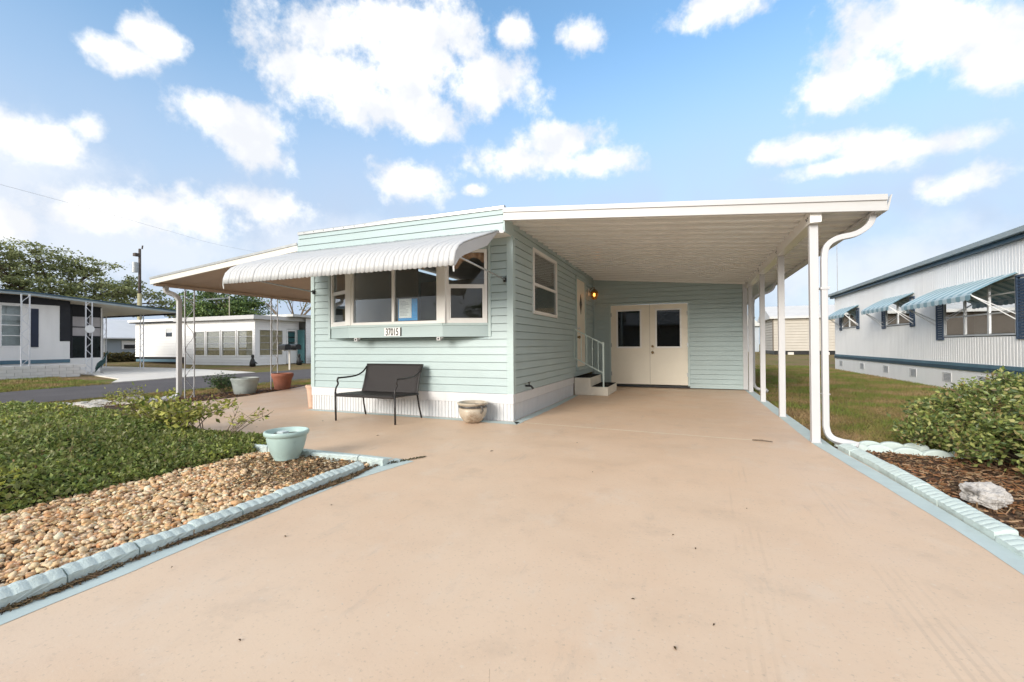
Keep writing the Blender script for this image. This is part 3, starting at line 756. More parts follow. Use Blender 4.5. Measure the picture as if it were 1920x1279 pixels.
mb = MB(); mb.prism([(yc - 0.11, 2.08), (yc, 1.84), (yc + 0.11, 2.08), (yc, 2.32)], lambda p, q, a: (a, p, q), XR + 0.0125, XR + 0.02); mb.build('diamond_light', M('diamond_dark', (0.07, 0.035, 0.02), 0.2, 0.3, 20), d)
for z, r in ((1.50, 0.028), (1.29, 0.035)):
    mb = MB(); mb.tube([(XR + 0.012, 10.12, z), (XR + 0.06, 10.12, z)], r * 0.6, 8); mb.ball((XR + 0.065, 10.12, z), r); mb.build('door_knob' if z < 1.4 else 'deadbolt', brass if z < 1.4 else white_clean, d, smooth=True)
MB().pbox(side, DOOR[0], DOOR[1], DOOR[2] - 0.07, DOOR[2] - 0.002, 0.0, 0.07).build('threshold', mint_trim, house)
sp = MB(); sp.tube([(XR + 0.01, 6.62, 0.475), (XR + 0.10, 6.62, 0.475), (XR + 0.14, 6.62, 0.43)], [0.016, 0.016, 0.018], 8)
sp.tube([(XR + 0.07, 6.62, 0.475), (XR + 0.07, 6.62, 0.53)], 0.009, 6); sp.tube([(XR + 0.07, 6.575, 0.53), (XR + 0.07, 6.665, 0.53)], 0.009, 6)
sp.build('hose_tap', dark_metal, house)

# ------------------------------------------------------------------ things in the bay window
paper = M('paper', (0.86, 0.86, 0.86), 0.8, 0.05, 20); folder_blue = M('folder_blue', (0.03, 0.30, 0.68), 0.5, 0.1, 10)
nt_ = thing('paper_notice', (-4.02, 5.83, 1.50), 'white printed notice on a blue folder propped in the bay window', 'notice')
MB().box(-4.235, -3.885, 5.829, 5.833, 1.51, 1.845).build('folder', folder_blue, nt_)
pp = MB().box(-4.22, -3.99, 5.824, 5.827, 1.55, 1.85).build('sheet', paper, nt_)
grey_ink = M('print_grey', (0.35, 0.36, 0.40), 0.8)
for i in range(11):
    MB().box(-4.20, -4.20 + rnd.uniform(.10, .19), 5.8222, 5.8232, 1.80 - i * 0.021, 1.806 - i * 0.021).build('print_line', grey_ink, pp)
val_m = M('valance_fabric', (0.78, 0.47, 0.30), 0.9, 0.15, 8, bump=0.2)
def valance(pl, u0, u1, vtop, drops, name, label, n=-0.075):
    mb = MB(); k = 40
    for i in range(k + 1):
        t = i / k; u = u0 + (u1 - u0) * t
        q = t * (len(drops) - 1); j = min(int(q), len(drops) - 2); f = q - j; f = f * f * (3 - 2 * f)
        bot = vtop - (drops[j] * (1 - f) + drops[j + 1] * f); nn = n + 0.02 * math.sin(t * 38)
        mb.v += [pl.p(u, vtop, nn), pl.p(u, bot, nn)]
        if i: b = 2 * i; mb.f.append((b - 2, b, b + 1, b - 1))
    o = mb.build(name, val_m, None, smooth=True); sd = o.modifiers.new('thick', 'SOLIDIFY'); sd.thickness = 0.004
    return tag(o, label, 'curtain')
valance(plR, 0.05, lnR - 0.06, 2.57, [0.10, 0.30, 0.16, 0.12, 0.20], 'valance', 'rust brown wavy valance behind the right angled pane of the bay')
valance(plF, 0.10, lnF - 0.08, 2.57, [0.12, 0.12, 0.14, 0.10, 0.27, 0.10], 'valance', 'rust brown wavy valance behind the middle panes of the bay')
blind_m = M('blind_fabric', (0.15, 0.13, 0.11), 0.9, 0.2, 30, stretch=(8, 8, 0.5))
bl = thing('vertical_blind', (-4.75, 6.15, 1.3), 'grey brown vertical blind drawn behind the left middle pane of the bay', 'blind')
for i in range(11):
    x = -5.6 + i * 0.125
    mb = MB(); mb.hexa([(x, 6.35, 1.30), (x + 0.115, 6.385, 1.30), (x + 0.115, 6.389, 1.30), (x, 6.354, 1.30), (x, 6.35, 2.60), (x + 0.115, 6.385, 2.60), (x + 0.115, 6.389, 2.60), (x, 6.354, 2.60)])
    mb.build('vane', blind_m, bl)
mb = MB(); mb.box(-3.9, -2.9, 6.9, 7.6, 0.56, 1.0); mb.box(-3.9, -2.9, 7.55, 7.75, 0.56, 1.42); mb.box(-4.0, -3.9, 6.9, 7.7, .56, 1.2)
tag(mb.build('sofa', M('sofa_fabric', (0.42, 0.38, 0.33), 0.9, 0.1, 20), None, bevel=0.04), 'pale sofa standing inside behind the bay window', 'sofa')

# ------------------------------------------------------------------ carport
cp = thing('carport', (1.31, 9.0, 0), 'white aluminium carport with ribbed cream ceiling over the driveway', 'carport')
CX0, CX1, CY0, CY1 = XR + 0.003, 1.93, 5.80, 18.4
def cz(x): return 2.93 - (x - XR) * 0.0862
pan = MB(); PW = 0.30
prof = [(0.0, 0.0), (0.045, 0.0), (0.055, 0.028), (0.10, 0.028), (0.11, 0.0), (0.235, 0.0), (0.245, 0.028), (0.29, 0.028), (0.30, 0.0)]
prof = [(0.0, 0.045), (0.002, -0.034), (0.030, -0.034), (0.042, 0.0), (0.145, 0.0), (0.150, -0.012), (0.165, -0.012), (0.170, 0.0), (0.280, 0.0), (0.284, 0.045)]
upper = [(PW - 0.001, 0.060), (0.0, 0.060)]
poly = prof + upper
pan.prism(poly, lambda p, q, a: (a, p, cz(a) + q), CX0, CX1)
p0 = pan.build('roof_pan', ceil_cream, None, local=True); p0.parent = cp; p0.location = Vector((0, CY0 + 0.002, 0)) - ORG[cp.name]; ORG[p0.name] = ORG[cp.name]
npan = int((CY1 - CY0) / PW)
for i in range(1, npan):
    alias('roof_pan', p0, cp, Vector((0, CY0 + 0.002 + i * PW, rnd.uniform(-.0015, .0015))) - ORG[cp.name])
CY1 = CY0 + npan * PW
def fasc(y0, y1, b, t, x0=CX0, x1=CX1):
    mb = MB(); mb.hexa([(x0, y0, cz(x0) + b), (x1, y0, cz(x1) + b), (x1, y1, cz(x1) + b), (x0, y1, cz(x0) + b), (x0, y0, cz(x0) + t), (x1, y0, cz(x1) + t), (x1, y1, cz(x1) + t), (x0, y1, cz(x0) + t)])
    return mb
fasc(5.765, 5.800, -0.055, 0.10).build('fascia', white, cp)
fasc(5.745, 5.7648, 0.055, 0.115).build('drip_edge', white, cp)
fasc(5.757, 5.7645, -0.055, -0.02).build('fascia_lip', white, cp)
BX = 1.31
MB().box(BX - 0.055, BX + 0.055, 5.82, CY1, 2.459, cz(BX) - 0.006).build('beam', ceil_cream, cp)
posty = [5.95, 7.88, 9.80, 11.62]
for y in posty:
    p = MB().box(BX - 0.042, BX + 0.042, y - 0.042, y + 0.042, 0.005, 2.458).build('post', post_white, cp, bevel=0.004)
    for dx in (-0.04, 0.0, 0.04):
        MB().ball((BX - 0.057, y + dx, 2.51 + abs(dx) * .6), 0.008, 6, 4).build('bolt', dark_metal, cp)
    MB().box(BX - 0.05, BX + 0.05, y - 0.05, y + 0.05, 0.0035, 0.012).build('base_plate', post_white, p)
g = MB(); g.prism([(CX1 - 0.002, 2.50), (CX1 - 0.09, 2.50), (CX1 - 0.10, 2.515), (CX1 - 0.10, 2.53), (CX1 - 0.002, 2.535), (CX1 + 0.04, 2.67), (CX1 + 0.05, 2.67), (CX1 + 0.015, 2.51)], lambda p, q, a: (p, a, q), 5.78, CY1)
g.build('gutter', white, cp)
def downspout(path, parent, r=0.052, mat=post_white):
    mb = MB(); mb.tube(path, r, 4, flat=(1.0, 0.8)); return mb.build('downspout', mat, parent, bevel=0.006)
def smooth_path(pts, n=5):
    P = [Vector(p) for p in pts]; out = [P[0]]
    for i in range(len(P) - 1):
        p0 = P[max(0, i - 1)]; p1 = P[i]; p2 = P[i + 1]; p3 = P[min(len(P) - 1, i + 2)]
        for k in range(1, n + 1):
            t = k / n
            out.append(0.5 * ((2 * p1) + (p2 - p0) * t + (2 * p0 - 5 * p1 + 4 * p2 - p3) * t * t + (3 * p1 - p0 - 3 * p2 + p3) * t ** 3))
    return out
for y in (5.93, 11.95):
    top_ = smooth_path([(1.86, y, 2.52), (1.82, y, 2.40), (1.70, y, 2.315), (1.53, y, 2.28), (1.43, y, 2.20), (1.405, y, 2.05)], 4)
    dsp = downspout(top_ + [Vector((1.405, y, 1.1)), Vector((1.405, y, 0.25))] + smooth_path([(1.405, y, 0.2), (1.43, y - 0.01, 0.10), (1.50, y - 0.06, 0.045), (1.66, y - 0.20, 0.03)], 4), cp)
    MB().box(1.363, 1.447, y - 0.046, y + 0.045, 1.72, 1.745).build('pipe_strap', post_white, dsp)
    MB().box(1.365, 1.445, y - 0.040, y + 0.04, 0.55, 0.556).build('pipe_joint', post_white, dsp)

# ------------------------------------------------------------------ utility room at the back of the carport
ur = thing('utility_room', (-0.5, 12.0, 0), 'mint sided utility room with cream double doors at the back of the carport', 'utility room')
back = Pl((0, 12.0, 0), (1, 0, 0), ZV, (0, -1, 0))
DD = (-1.985, 0.005, 0.02, 2.19)
siding(back, ur, 0.02, 2.93, 0.116, XR + 0.02, 1.27, mint, [DD], clip=lambda v: XR + (2.925 - v) / 0.0862)
fasc(11.955, 11.99, -0.075, -0.006, XR + 0.02, 1.25).build('ceiling_trim', ceil_cream, ur)
MB().box(XR + 0.021, XR + 0.055, 11.95, 11.985, 0.02, 2.85).build('corner_trim', mint, ur)
uside = Pl((1.27, 0, 0), (0, 1, 0), ZV, (1, 0, 0))
siding(uside, ur, 0.02, 2.57, 0.116, 12.0, 17.5, mint, [(12.75, 14.0, 0.95, 2.2)])
MB().box(1.19, 1.292, 11.965, 12.06, 0.02, 2.55).build('corner_post', post_white, ur)
w = MB().frame(uside, 12.75, 14.0, 0.95, 2.2, 0.06, -0.02, 0.05).build('window', white_clean, ur)
MB().pbox(uside, 12.81, 13.94, 1.01, 2.14, 0.0, 0.005).build('pane', dark_glass, w)
for i in range(5): MB().pbox(uside, 12.81, 13.94, 1.2 + i * .19, 1.23 + i * .19, 0.006, 0.03).build('window_bar', white_clean, w)
mb = MB(); mb.box(XR + .03, 1.25, 17.4, 17.5, 0.02, 2.5); mb.box(XR + .03, 1.26, 12.1, 17.4, 0.01, 0.02); mb.build('wall', interior_dark, ur)
# double doors
MB().pbox(back, DD[0], DD[1], 0.02, 0.062, 0, 0.03).build('threshold', dark_metal, ur)
mb = MB(); mb.pbox(back, DD[0], DD[0] + 0.045, 0.063, DD[3], 0, 0.03); mb.pbox(back, DD[1] - 0.045, DD[1], 0.063, DD[3], 0, 0.03); mb.pbox(back, DD[0] + 0.045, DD[1] - 0.045, DD[3] - 0.04, DD[3], 0, 0.03)
mb.build('door_frame', mint_trim, ur)
clutter = M('shed_clutter', (0.05, 0.05, 0.055), 0.8, 0.4, 6, col2=(0.12, 0.12, 0.13))
for (a, b, wu0, wu1, knob) in ((DD[0] + 0.048, -0.955, -1.765, -1.185, False), (-0.945, DD[1] - 0.048, -0.785, -0.215, True)):
    V0, V1 = 1.05, 1.995
    mb = MB(); n0, n1 = -0.02, 0.018
    mb.pbox(back, a, wu0, 0.085, 2.145, n0, n1); mb.pbox(back, wu1, b, 0.085, 2.145, n0, n1); mb.pbox(back, wu0, wu1, 0.085, V0, n0, n1); mb.pbox(back, wu0, wu1, V1, 2.145, n0, n1)
    dd = mb.build('door_leaf', cream_door, ur)
    fr_ = MB().frame(back, wu0 - 0.03, wu1 + 0.03, V0 - 0.03, V1 + 0.03, 0.04, 0.0185, 0.032).build('window_frame', white_clean, dd)
    MB().pbox(back, wu0, wu1, V0, V1, -0.005, 0.0).build('pane', dark_glass, dd)
    hx = a - 0.004 if not knob else b - 0.02
    for z in (0.35, 1.1, 1.9):
        MB().pbox(back, hx, hx + 0.024, z - 0.05, z + 0.05, 0.019, 0.036).build('hinge', galv, dd)
    if knob:
        for z, r in ((1.065, 0.03), (0.91, 0.036)):
            mb = MB(); mb.tube([back.p(a + 0.06, z, 0.018), back.p(a + 0.06, z, 0.06)], r * .6, 8); mb.ball(back.p(a + 0.06, z, 0.065), r); mb.build('door_knob' if z < 1 else 'deadbolt', brass, dd, smooth=True)
    else:
        MB().pbox(back, b + 0.0005, b + 0.0095, 0.09, 2.14, -0.01, 0.021).build('astragal', M('astragal_grey', (0.45, 0.41, 0.34), 0.5), dd)
# pale loop drawn as the scribbled reflections, and a stored cabinet, behind the panes
tag(MB().tube(smooth_path([(-0.75, 12.5, 1.95), (-0.55, 12.5, 1.75), (-0.35, 12.5, 1.82), (-0.28, 12.5, 1.95), (-0.5, 12.52, 1.98), (-0.75, 12.5, 1.70), (-0.70, 12.5, 1.4)], 6), 0.02, 6).build('reflection_loop', M('reflection_white', (0.75, 0.75, 0.72), 0.5), None, smooth=True), 'pale loop drawn as the reflections in the right pane of the double doors', 'reflection')
mb = MB(); mb.box(-1.72, -1.45, 12.6, 13.0, 0.02, 1.55); mb.box(-1.40, -1.1, 12.7, 13.1, 0.02, 1.35)
tag(mb.build('storage_cabinet', M('cabinet_grey', (0.3, 0.3, 0.32), 0.6), None), 'grey cabinet dimly seen through the left pane of the double doors', 'cabinet')

# ------------------------------------------------------------------ steps, mats, lantern
st = thing('entry_steps', (-2.05, 10.3, 0), 'cream concrete two-tread steps with mint iron handrail below the side door', 'steps')
mb = MB(); mb.prism([(XR + 0.03, 0.003), (-1.65, 0.003), (-1.65, 0.19), (-2.03, 0.19), (-2.03, 0.385), (XR + 0.03, 0.385)], lambda p, q, a: (p, a, q), 9.735, 10.98)
mb.build('treads', step_cream, st, bevel=0.008)
rail_m = M('rail_mint', (0.60, 0.70, 0.66), 0.4, 0.04, 6, dirt=0.1)
ry = 9.78
rl = MB(); rl.box(-1.765, -1.735, ry - 0.016, ry + 0.016, 0.19, 1.17); rl.build('newel_post', rail_m, st)
for (z0, z1) in ((1.47, 1.14), (0.83, 0.50)):
    MB().tube([(XR + 0.02, ry, z0), (-1.766, ry, z1)], 0.016, 4).build('rail', rail_m, st)
for x in (-2.40, -2.24, -2.115, -1.99, -1.865):
    t = (x - (XR + 0.02)) / (-1.766 - XR - 0.02); MB().tube([(x, ry, 0.83 - 0.33 * t), (x, ry, 1.47 - 0.33 * t)], 0.009, 6).build('baluster', rail_m, st)
tag(MB().box(-2.385, -2.045, 9.78, 10.93, 0.386, 0.396).build('tread_mat', black_mat), 'black rubber mat on the upper tread of the cream steps', 'mat')
tag(MB().box(-2.015, -1.665, 9.81, 10.93, 0.191, 0.201).build('tread_mat', black_mat), 'black rubber mat on the lower tread of the cream steps', 'mat')
ln = thing('wall_lantern', (XR + 0.02, 11.35, 2.42), 'lit amber glass wall lantern beside the side door under the carport', 'lantern')
lx, ly = XR + 0.17, 11.35
mb = MB(); mb.box(XR + 0.018, XR + 0.035, ly - 0.05, ly + 0.05, 2.36, 2.56); mb.build('back_plate', white_clean, ln)
mb = MB(); mb.tube(smooth_path([(XR + 0.035, ly, 2.46), (XR + 0.09, ly, 2.55), (lx, ly, 2.57), (lx, ly, 2.54)], 4), 0.009, 6); mb.build('bracket_arm', brass, ln, smooth=True)
mb = MB(); mb.lathe([(0.015, 0.12), (0.05, 0.10), (0.095, 0.045), (0.10, 0.04), (0.09, 0.04), (0.01, 0.05)][::-1], (lx, ly, 2.42), 16); mb.build('hood', brass, ln, smooth=True)
amb = glass_mat('amber_glass', (0.95, 0.55, 0.22))
mb = MB(); mb.lathe([(0.03, -0.15), (0.06, -0.13), (0.085, -0.05), (0.088, 0.04)], (lx, ly, 2.42), 16); mb.build('globe', amb, ln, smooth=True)
for k in range(6):
    a = k * PI / 3; MB().tube([(lx + 0.09 * math.cos(a), ly + 0.09 * math.sin(a), 2.46), (lx + 0.09 * math.cos(a), ly + 0.09 * math.sin(a), 2.37), (lx + 0.05 * math.cos(a), ly + 0.05 * math.sin(a), 2.27)], 0.005, 5).build('cage_bar', brass, ln)
bulb_m = bpy.data.materials.new('bulb_glow'); bulb_m.use_nodes = True
bb = bulb_m.node_tree.nodes['Principled BSDF']; bb.inputs['Emission Color'].default_value = (1, 0.62, 0.25, 1); bb.inputs['Emission Strength'].default_value = 1.3
MB().ball((lx, ly, 2.39), (0.032, 0.032, 0.045)).build('bulb', bulb_m, ln, smooth=True)

# ------------------------------------------------------------------ patio cover on the left side
pc = thing('patio_cover', (-8.3, 8, 0), 'white edged flat patio cover with tan underside on the left of the mint home', 'patio cover')
LX0, LX1, LY1 = -10.38, XL - 0.06, 14.5
def lz(x): return 2.44 + (x - LX0) * (0.35 / (LX1 - LX0))
def lslab(y0, y1, b, t, x0=LX0, x1=LX1):
    return MB().hexa([(x0, y0, lz(x0) + b), (x1, y0, lz(x1) + b), (x1, y1, lz(x1) + b), (x0, y1, lz(x0) + b), (x0, y0, lz(x0) + t), (x1, y0, lz(x1) + t), (x1, y1, lz(x1) + t), (x0, y1, lz(x0) + t)])
for i in range(14):
    y0 = 5.84 + i * 0.61
    lslab(y0, y0 + 0.604, 0.02, 0.09).build('roof_panel', soffit_tan, pc)
lslab(5.80, 5.835, -0.02, 0.105).build('fascia', M('fascia_cream', (0.72, 0.70, 0.64), 0.45, 0.03, 2, dirt=0.1), pc)
lslab(5.785, 5.7995, 0.085, 0.125).build('drip_edge', galv, pc)
MB().box(LX0 + 0.02, LX0 + 0.10, 5.85, LY1, 2.395, 2.458).build('beam', soffit_tan, pc)
iron = M('iron_grey', (0.45, 0.45, 0.46), 0.5, 0.08, 6, dirt=0.2, dirtcol=(0.2, 0.19, 0.18))
def iron_post(parent, x, y, z0, z1, wid, axis='y', mat=iron, r=0.013, scrolls=True):
    mb = MB()
    d = (0, wid) if axis == 'y' else (wid, 0)
    for k in (0, 1): mb.tube([(x + d[0] * k, y + d[1] * k, z0), (x + d[0] * k, y + d[1] * k, z1)], r, 4)
    if scrolls:
        pts = []; n = int((z1 - z0) / 0.03)
        for i in range(n + 1):
            z = z0 + (z1 - z0) * i / n; t = 0.5 + 0.42 * math.sin((z - z0) * 2 * PI / 0.62)
            pts.append((x + d[0] * t, y + d[1] * t, z))
        mb.tube(pts, r * 0.5, 4)
    return mb.build('iron_post', mat, parent)
iron_post(pc, -10.33, 6.46, -0.02, 2.40, 0.20)
iron_post(pc, -10.31, 8.62, -0.02, 2.40, 0.20)
iron_post(pc, -10.31, 11.4, -0.02, 2.40, 0.20)
pp_ = smooth_path([(-10.30, 6.06, 2.42), (-10.30, 6.07, 2.30), (-10.22, 6.20, 2.22), (-10.20, 6.26, 2.12)], 4) + [Vector((-10.20, 6.26, 1.0)), Vector((-10.20, 6.26, 0.22))] + smooth_path([(-10.20, 6.26, 0.15), (-10.22, 6.22, 0.06), (-10.40, 6.05, 0.02)], 4)
mb = MB(); mb.tube(pp_, 0.062, 4, flat=(1, .85)); mb.build('downspout', white, pc, bevel=0.008)
mb = MB(); mb.hexa([(-10.75, 5.75, -0.03), (-10.35, 5.75, -0.03), (-10.15, 6.2, -0.03), (-10.45, 6.2, -0.03), (-10.75, 5.75, 0.03), (-10.35, 5.75, 0.03), (-10.15, 6.2, 0.05), (-10.45, 6.2, 0.05)])
tag(mb.build('splash_block', M('block_white', (0.62, 0.60, 0.56), 0.9, 0.1, 8, dirt=0.2, bump=0.2), None, bevel=0.01), 'pale splash block under the downspout of the patio cover', 'splash block')

# ------------------------------------------------------------------ bench
bn = thing('patio_bench', (-4.41, 5.25, 0), 'dark brown woven patio bench with metal arms against the front wall', 'bench')
weave = M('bench_weave', (0.030, 0.025, 0.024), 0.55, 0.25, 160, bump=0.6, bscale=260, stretch=(1, 1, 1.5))
hw = 0.535
def bl_(mb, name, mat, smooth=False):
    return mb.build(name, mat, bn, smooth=smooth, local=True)
for sx in (-1, 1):
    x = sx * hw
    arm = smooth_path([(x, 0.70, 0.79), (x, 0.60, 0.705), (x, 0.46, 0.655), (x, 0.28, 0.640), (x, 0.05, 0.638)], 5)
    bl_(MB().tube(arm, 0.013, 8), 'armrest', bench_metal, True)
    bl_(MB().tube(smooth_path([(x, 0.052, 0.645), (x, 0.03, 0.60), (x, 0.045, 0.55), (x, 0.0, 0.485), (x, -0.01, 0.42)], 5), 0.013, 8), 'arm_support', bench_metal, True)
    bl_(MB().tube([(x, -0.01, 0.43), (x, -0.005, 0.2), (x, 0.0, 0.002)], [0.015, 0.014, 0.014], 8), 'leg', bench_metal, True)
    bl_(MB().tube([(x * 0.97, 0.57, 0.40), (x * 0.985, 0.61, 0.18), (x, 0.665, 0.002)], [0.015, 0.013, 0.014], 8), 'leg', bench_metal, True)
    bl_(MB().tube([(x, -0.01, 0.395), (x, 0.58, 0.375)], 0.013, 8), 'side_rail', bench_metal, True)
    bl_(MB().tube(smooth_path([(x * .985, 0.565, 0.375), (x * .965, 0.60, 0.50), (x * .965, 0.65, 0.66), (x, 0.715, 0.825)], 5), 0.012, 8), 'back_upright', bench_metal, True)
mb = MB(); nx, ny = 12, 8
for j in range(ny + 1):
    for i in range(nx + 1):
        u = i / nx * 2 - 1; t = j / ny
        mb.v.append((u * (hw - 0.008), -0.022 + 0.60 * t, 0.412 - 0.018 * (1 - u * u) * math.sin(PI * t) - 0.02 * t - (0.02 if j == 0 else 0)))
for j in range(ny):
    for i in range(nx):
        a = j * (nx + 1) + i; mb.f.append((a, a + 1, a + nx + 2, a + nx + 1))
o = bl_(mb, 'seat', weave, True); k = o.modifiers.new('thick', 'SOLIDIFY'); k.thickness = 0.028
mb = MB(); prof_b = smooth_path([(0, 0.56, 0.372), (0, 0.592, 0.50), (0, 0.642, 0.66), (0, 0.712, 0.83)], 3)
for j, p in enumerate(prof_b):
    t = j / (len(prof_b) - 1); wd = hw * (1.0 - 0.04 * math.sin(PI * t)) - 0.004
    for i in range(nx + 1):
        u = i / nx * 2 - 1; mb.v.append((u * wd, p.y + 0.012 * (1 - u * u), p.z))
for j in range(len(prof_b) - 1):
    for i in range(nx):
        a = j * (nx + 1) + i; mb.f.append((a, a + 1, a + nx + 2, a + nx + 1))
o = bl_(mb, 'backrest', weave, True); k = o.modifiers.new('thick', 'SOLIDIFY'); k.thickness = 0.016

# ------------------------------------------------------------------ pots
def pot(name, loc, prof, mat, label, soil_z, rim_in, n=32, parts=None, rz=0):
    t = thing(name, loc, label, 'pot', rz=rz)
    mb = MB(); mb.lathe(prof, (0, 0, 0), n); p = mb.build('body', mat, t, smooth=True, local=True)
    es = p.modifiers.new('edge', 'EDGE_SPLIT'); es.split_angle = math.radians(48)
    mb = MB(); k = 24
    mb.v.append((0, 0, soil_z + 0.012))
    for ring, f in ((1, 0.5), (2, 1.0)):
        for i in range(k):
            a = 2 * PI * i / k; mb.v.append((rim_in * f * math.cos(a), rim_in * f * math.sin(a), soil_z + rnd.uniform(-.008, .01)))
    for i in range(k):
        j = (i + 1) % k; mb.f.append((0, 1 + i, 1 + j)); mb.f.append((1 + i, 1 + k + i, 1 + k + j, 1 + j))
    mb.build('potting_soil', soil, t, local=True)
    return t
teal_pot = M('teal_glaze', (0.43, 0.57, 0.54), 0.4, 0.05, 6, dirt=0.35, dirtcol=(0.16, 0.2, 0.19), dscale=5, dlo=0.60, dhi=0.70)
tp = pot('planter_pot', (-3.69, 3.26, 0.015), [(0.100, 0), (0.112, 0.005), (0.115, 0.018), (0.142, 0.07), (0.163, 0.13), (0.177, 0.19), (0.182, 0.225), (0.182, 0.228), (0.190, 0.236), (0.202, 0.245), (0.205, 0.268), (0.200, 0.280), (0.188, 0.282), (0.178, 0.272), (0.160, 0.20), (0.02, 0.20)], teal_pot, 'pale teal round planter pot standing on the river stones', 0.235, 0.172)
shard = M('shard_pale', (0.6, 0.68, 0.68), 0.6)
MB().box(-0.11, -0.03, -0.02, 0.05, 0.24, 0.262).build('stone_chip', shard, tp, local=True)
beige = M('beige_glaze', (0.50, 0.42, 0.32), 0.35, 0.12, 5, col2=(0.58, 0.51, 0.41), dirt=0.95, dirtcol=(0.20, 0.135, 0.085), dscale=3.6, dlo=0.50, dhi=0.66, bump=0.1, bscale=20)
bp_ = pot('planter_pot', (-2.93, 5.80, 0.003), [(0.085, 0), (0.10, 0.004), (0.14, 0.035), (0.185, 0.10), (0.205, 0.165), (0.203, 0.20), (0.192, 0.212), (0.205, 0.222), (0.207, 0.24), (0.193, 0.25), (0.196, 0.262), (0.222, 0.272), (0.224, 0.288), (0.205, 0.296), (0.188, 0.285), (0.175, 0.22), (0.02, 0.21)], beige, 'beige and brown glazed bowl pot by the front corner of the mint home', 0.235, 0.178)
dk = M('glaze_band', (0.07, 0.065, 0.06), 0.35, 0.3, 12, dirt=0.7, dirtcol=(0.5, 0.45, 0.38), dscale=9)
MB().lathe([(0.2045, 0.2215), (0.2085, 0.223), (0.2085, 0.247), (0.1965, 0.2525)], (0, 0, 0), 32).build('dark_band', dk, bp_, smooth=True, local=True)
for a in (-0.5, 2.6):
    c, s_ = math.cos(a), math.sin(a)
    MB().tube(smooth_path([(0.20 * c, 0.20 * s_, 0.255), (0.235 * c, 0.235 * s_, 0.235), (0.24 * c, 0.24 * s_, 0.19), (0.205 * c, 0.205 * s_, 0.16)], 4), 0.016, 8).build('lug_handle', dk, bp_, smooth=True, local=True)
greyp = M('grey_green_pot', (0.46, 0.50, 0.47), 0.7, 0.12, 7, dirt=0.35, dirtcol=(0.25, 0.28, 0.26), dscale=4)
pot('planter_pot', (-9.98, 7.62, -0.015), [(0.215, 0), (0.225, 0.006), (0.25, 0.12), (0.285, 0.30), (0.302, 0.335), (0.308, 0.36), (0.305, 0.385), (0.285, 0.388), (0.27, 0.33), (0.02, 0.32)], greyp, 'large grey green planter pot at the far edge of the patio', 0.355, 0.275)
terra = M('terracotta', (0.36, 0.135, 0.085), 0.75, 0.10, 6, dirt=0.25, dirtcol=(0.45, 0.28, 0.22), dscale=4)
tr_ = pot('planter_pot', (-10.02, 8.72, -0.015), [(0.175, 0), (0.185, 0.006), (0.205, 0.14), (0.228, 0.27), (0.233, 0.285), (0.243, 0.295), (0.243, 0.315), (0.256, 0.33), (0.267, 0.36), (0.270, 0.41), (0.262, 0.425), (0.24, 0.425), (0.225, 0.36), (0.02, 0.35)], terra, 'terracotta red planter pot at the far edge of the patio', 0.375, 0.23)
peach = M('peach_pot', (0.62, 0.42, 0.31), 0.7, 0.06, 6)
pot('planter_pot', (-6.40, 6.24, 0.003), [(0.075, 0), (0.082, 0.004), (0.118, 0.36), (0.132, 0.362), (0.136, 0.40), (0.125, 0.412), (0.108, 0.40), (0.02, 0.36)], peach, 'peach clay pot tucked behind the left corner of the mint home', 0.375, 0.11)

# ------------------------------------------------------------------ concrete garden edging
def edging_block(name, mat, L=0.29, t=0.085, h=0.075, bumps=5):
    prof_ = [(0, -0.03)]
    n = bumps * 5
    for i in range(n + 1):
        s = i / n * L; ph = (i / n * bumps) % 1.0
        prof_.append((s, h - 0.004 + 0.0045 * math.sin(PI * (ph if i < n else 1.0))))
    prof_.append((L, -0.03))
    mb = MB()
    m_ = len(prof_); b = 0
    for a, lean in ((0.0, 0.0), (t * 0.55, 0.004), (t - 0.012, 0.004), (t, 0.0)):
        for (s, z) in prof_:
            mb.v.append((s, a + (0.003 * math.sin(PI * ((s / L * bumps) % 1.0)) * (-1 if a < 0.02 else 1) if a in (0.0, t) else 0), z - ((0.022 if a == 0.0 else 0.008) if a in (0.0, t) and z > 0 else 0)))
    for k in range(3):
        for i in range(m_ - 1):
            p = k * m_ + i; mb.f.append((p, p + 1, p + m_ + 1, p + m_))
    mb.f.append(tuple(reversed(range(m_)))); mb.f.append(tuple(3 * m_ + i for i in range(m_)))
    for k in range(3):
        mb.f.append((k * m_, (k + 1) * m_, (k + 1) * m_ + m_ - 1, k * m_ + m_ - 1))
        e = m_ - 1
    o = mb.build(name, mat, None, local=True); return o
def edging_run(root, proto_list, pts, L=0.292):
    """lay blocks end to end along pts (a polyline of ground points)"""
    first = True
    Ls = [0]
    for p, q in zip(pts, pts[1:]): Ls.append(Ls[-1] + math.dist(p, q))
    s = 0
    def at_(s):
        k = 0
        while k < len(Ls) - 2 and Ls[k + 1] < s: k += 1
        t = (s - Ls[k]) / (Ls[k + 1] - Ls[k]); return (pts[k][0] + (pts[k + 1][0] - pts[k][0]) * t, pts[k][1] + (pts[k + 1][1] - pts[k][1]) * t)
    while s + L <= Ls[-1] + 0.01:
        a, b = at_(s), at_(s + L)
        ang = math.atan2(b[1] - a[1], b[0] - a[0]) + rnd.uniform(-.025, .025)
        loc = Vector((a[0] + rnd.uniform(-.006, .006), a[1] + rnd.uniform(-.004, .004), rnd.uniform(-.006, .003))) - ORG[root.name]
        src = proto_list[0]
        if not proto_list[1]:
            src.parent = root; src.location = loc; src.rotation_euler = (rnd.uniform(-.03, .03), rnd.uniform(-.015, .015), ang); proto_list[1] = True
        else:
            alias('edging_block', src, root, loc, (rnd.uniform(-.09, .07), rnd.uniform(-.035, .035), ang + rnd.uniform(-.03, .03)))
        s += L + rnd.uniform(0.002, 0.008)
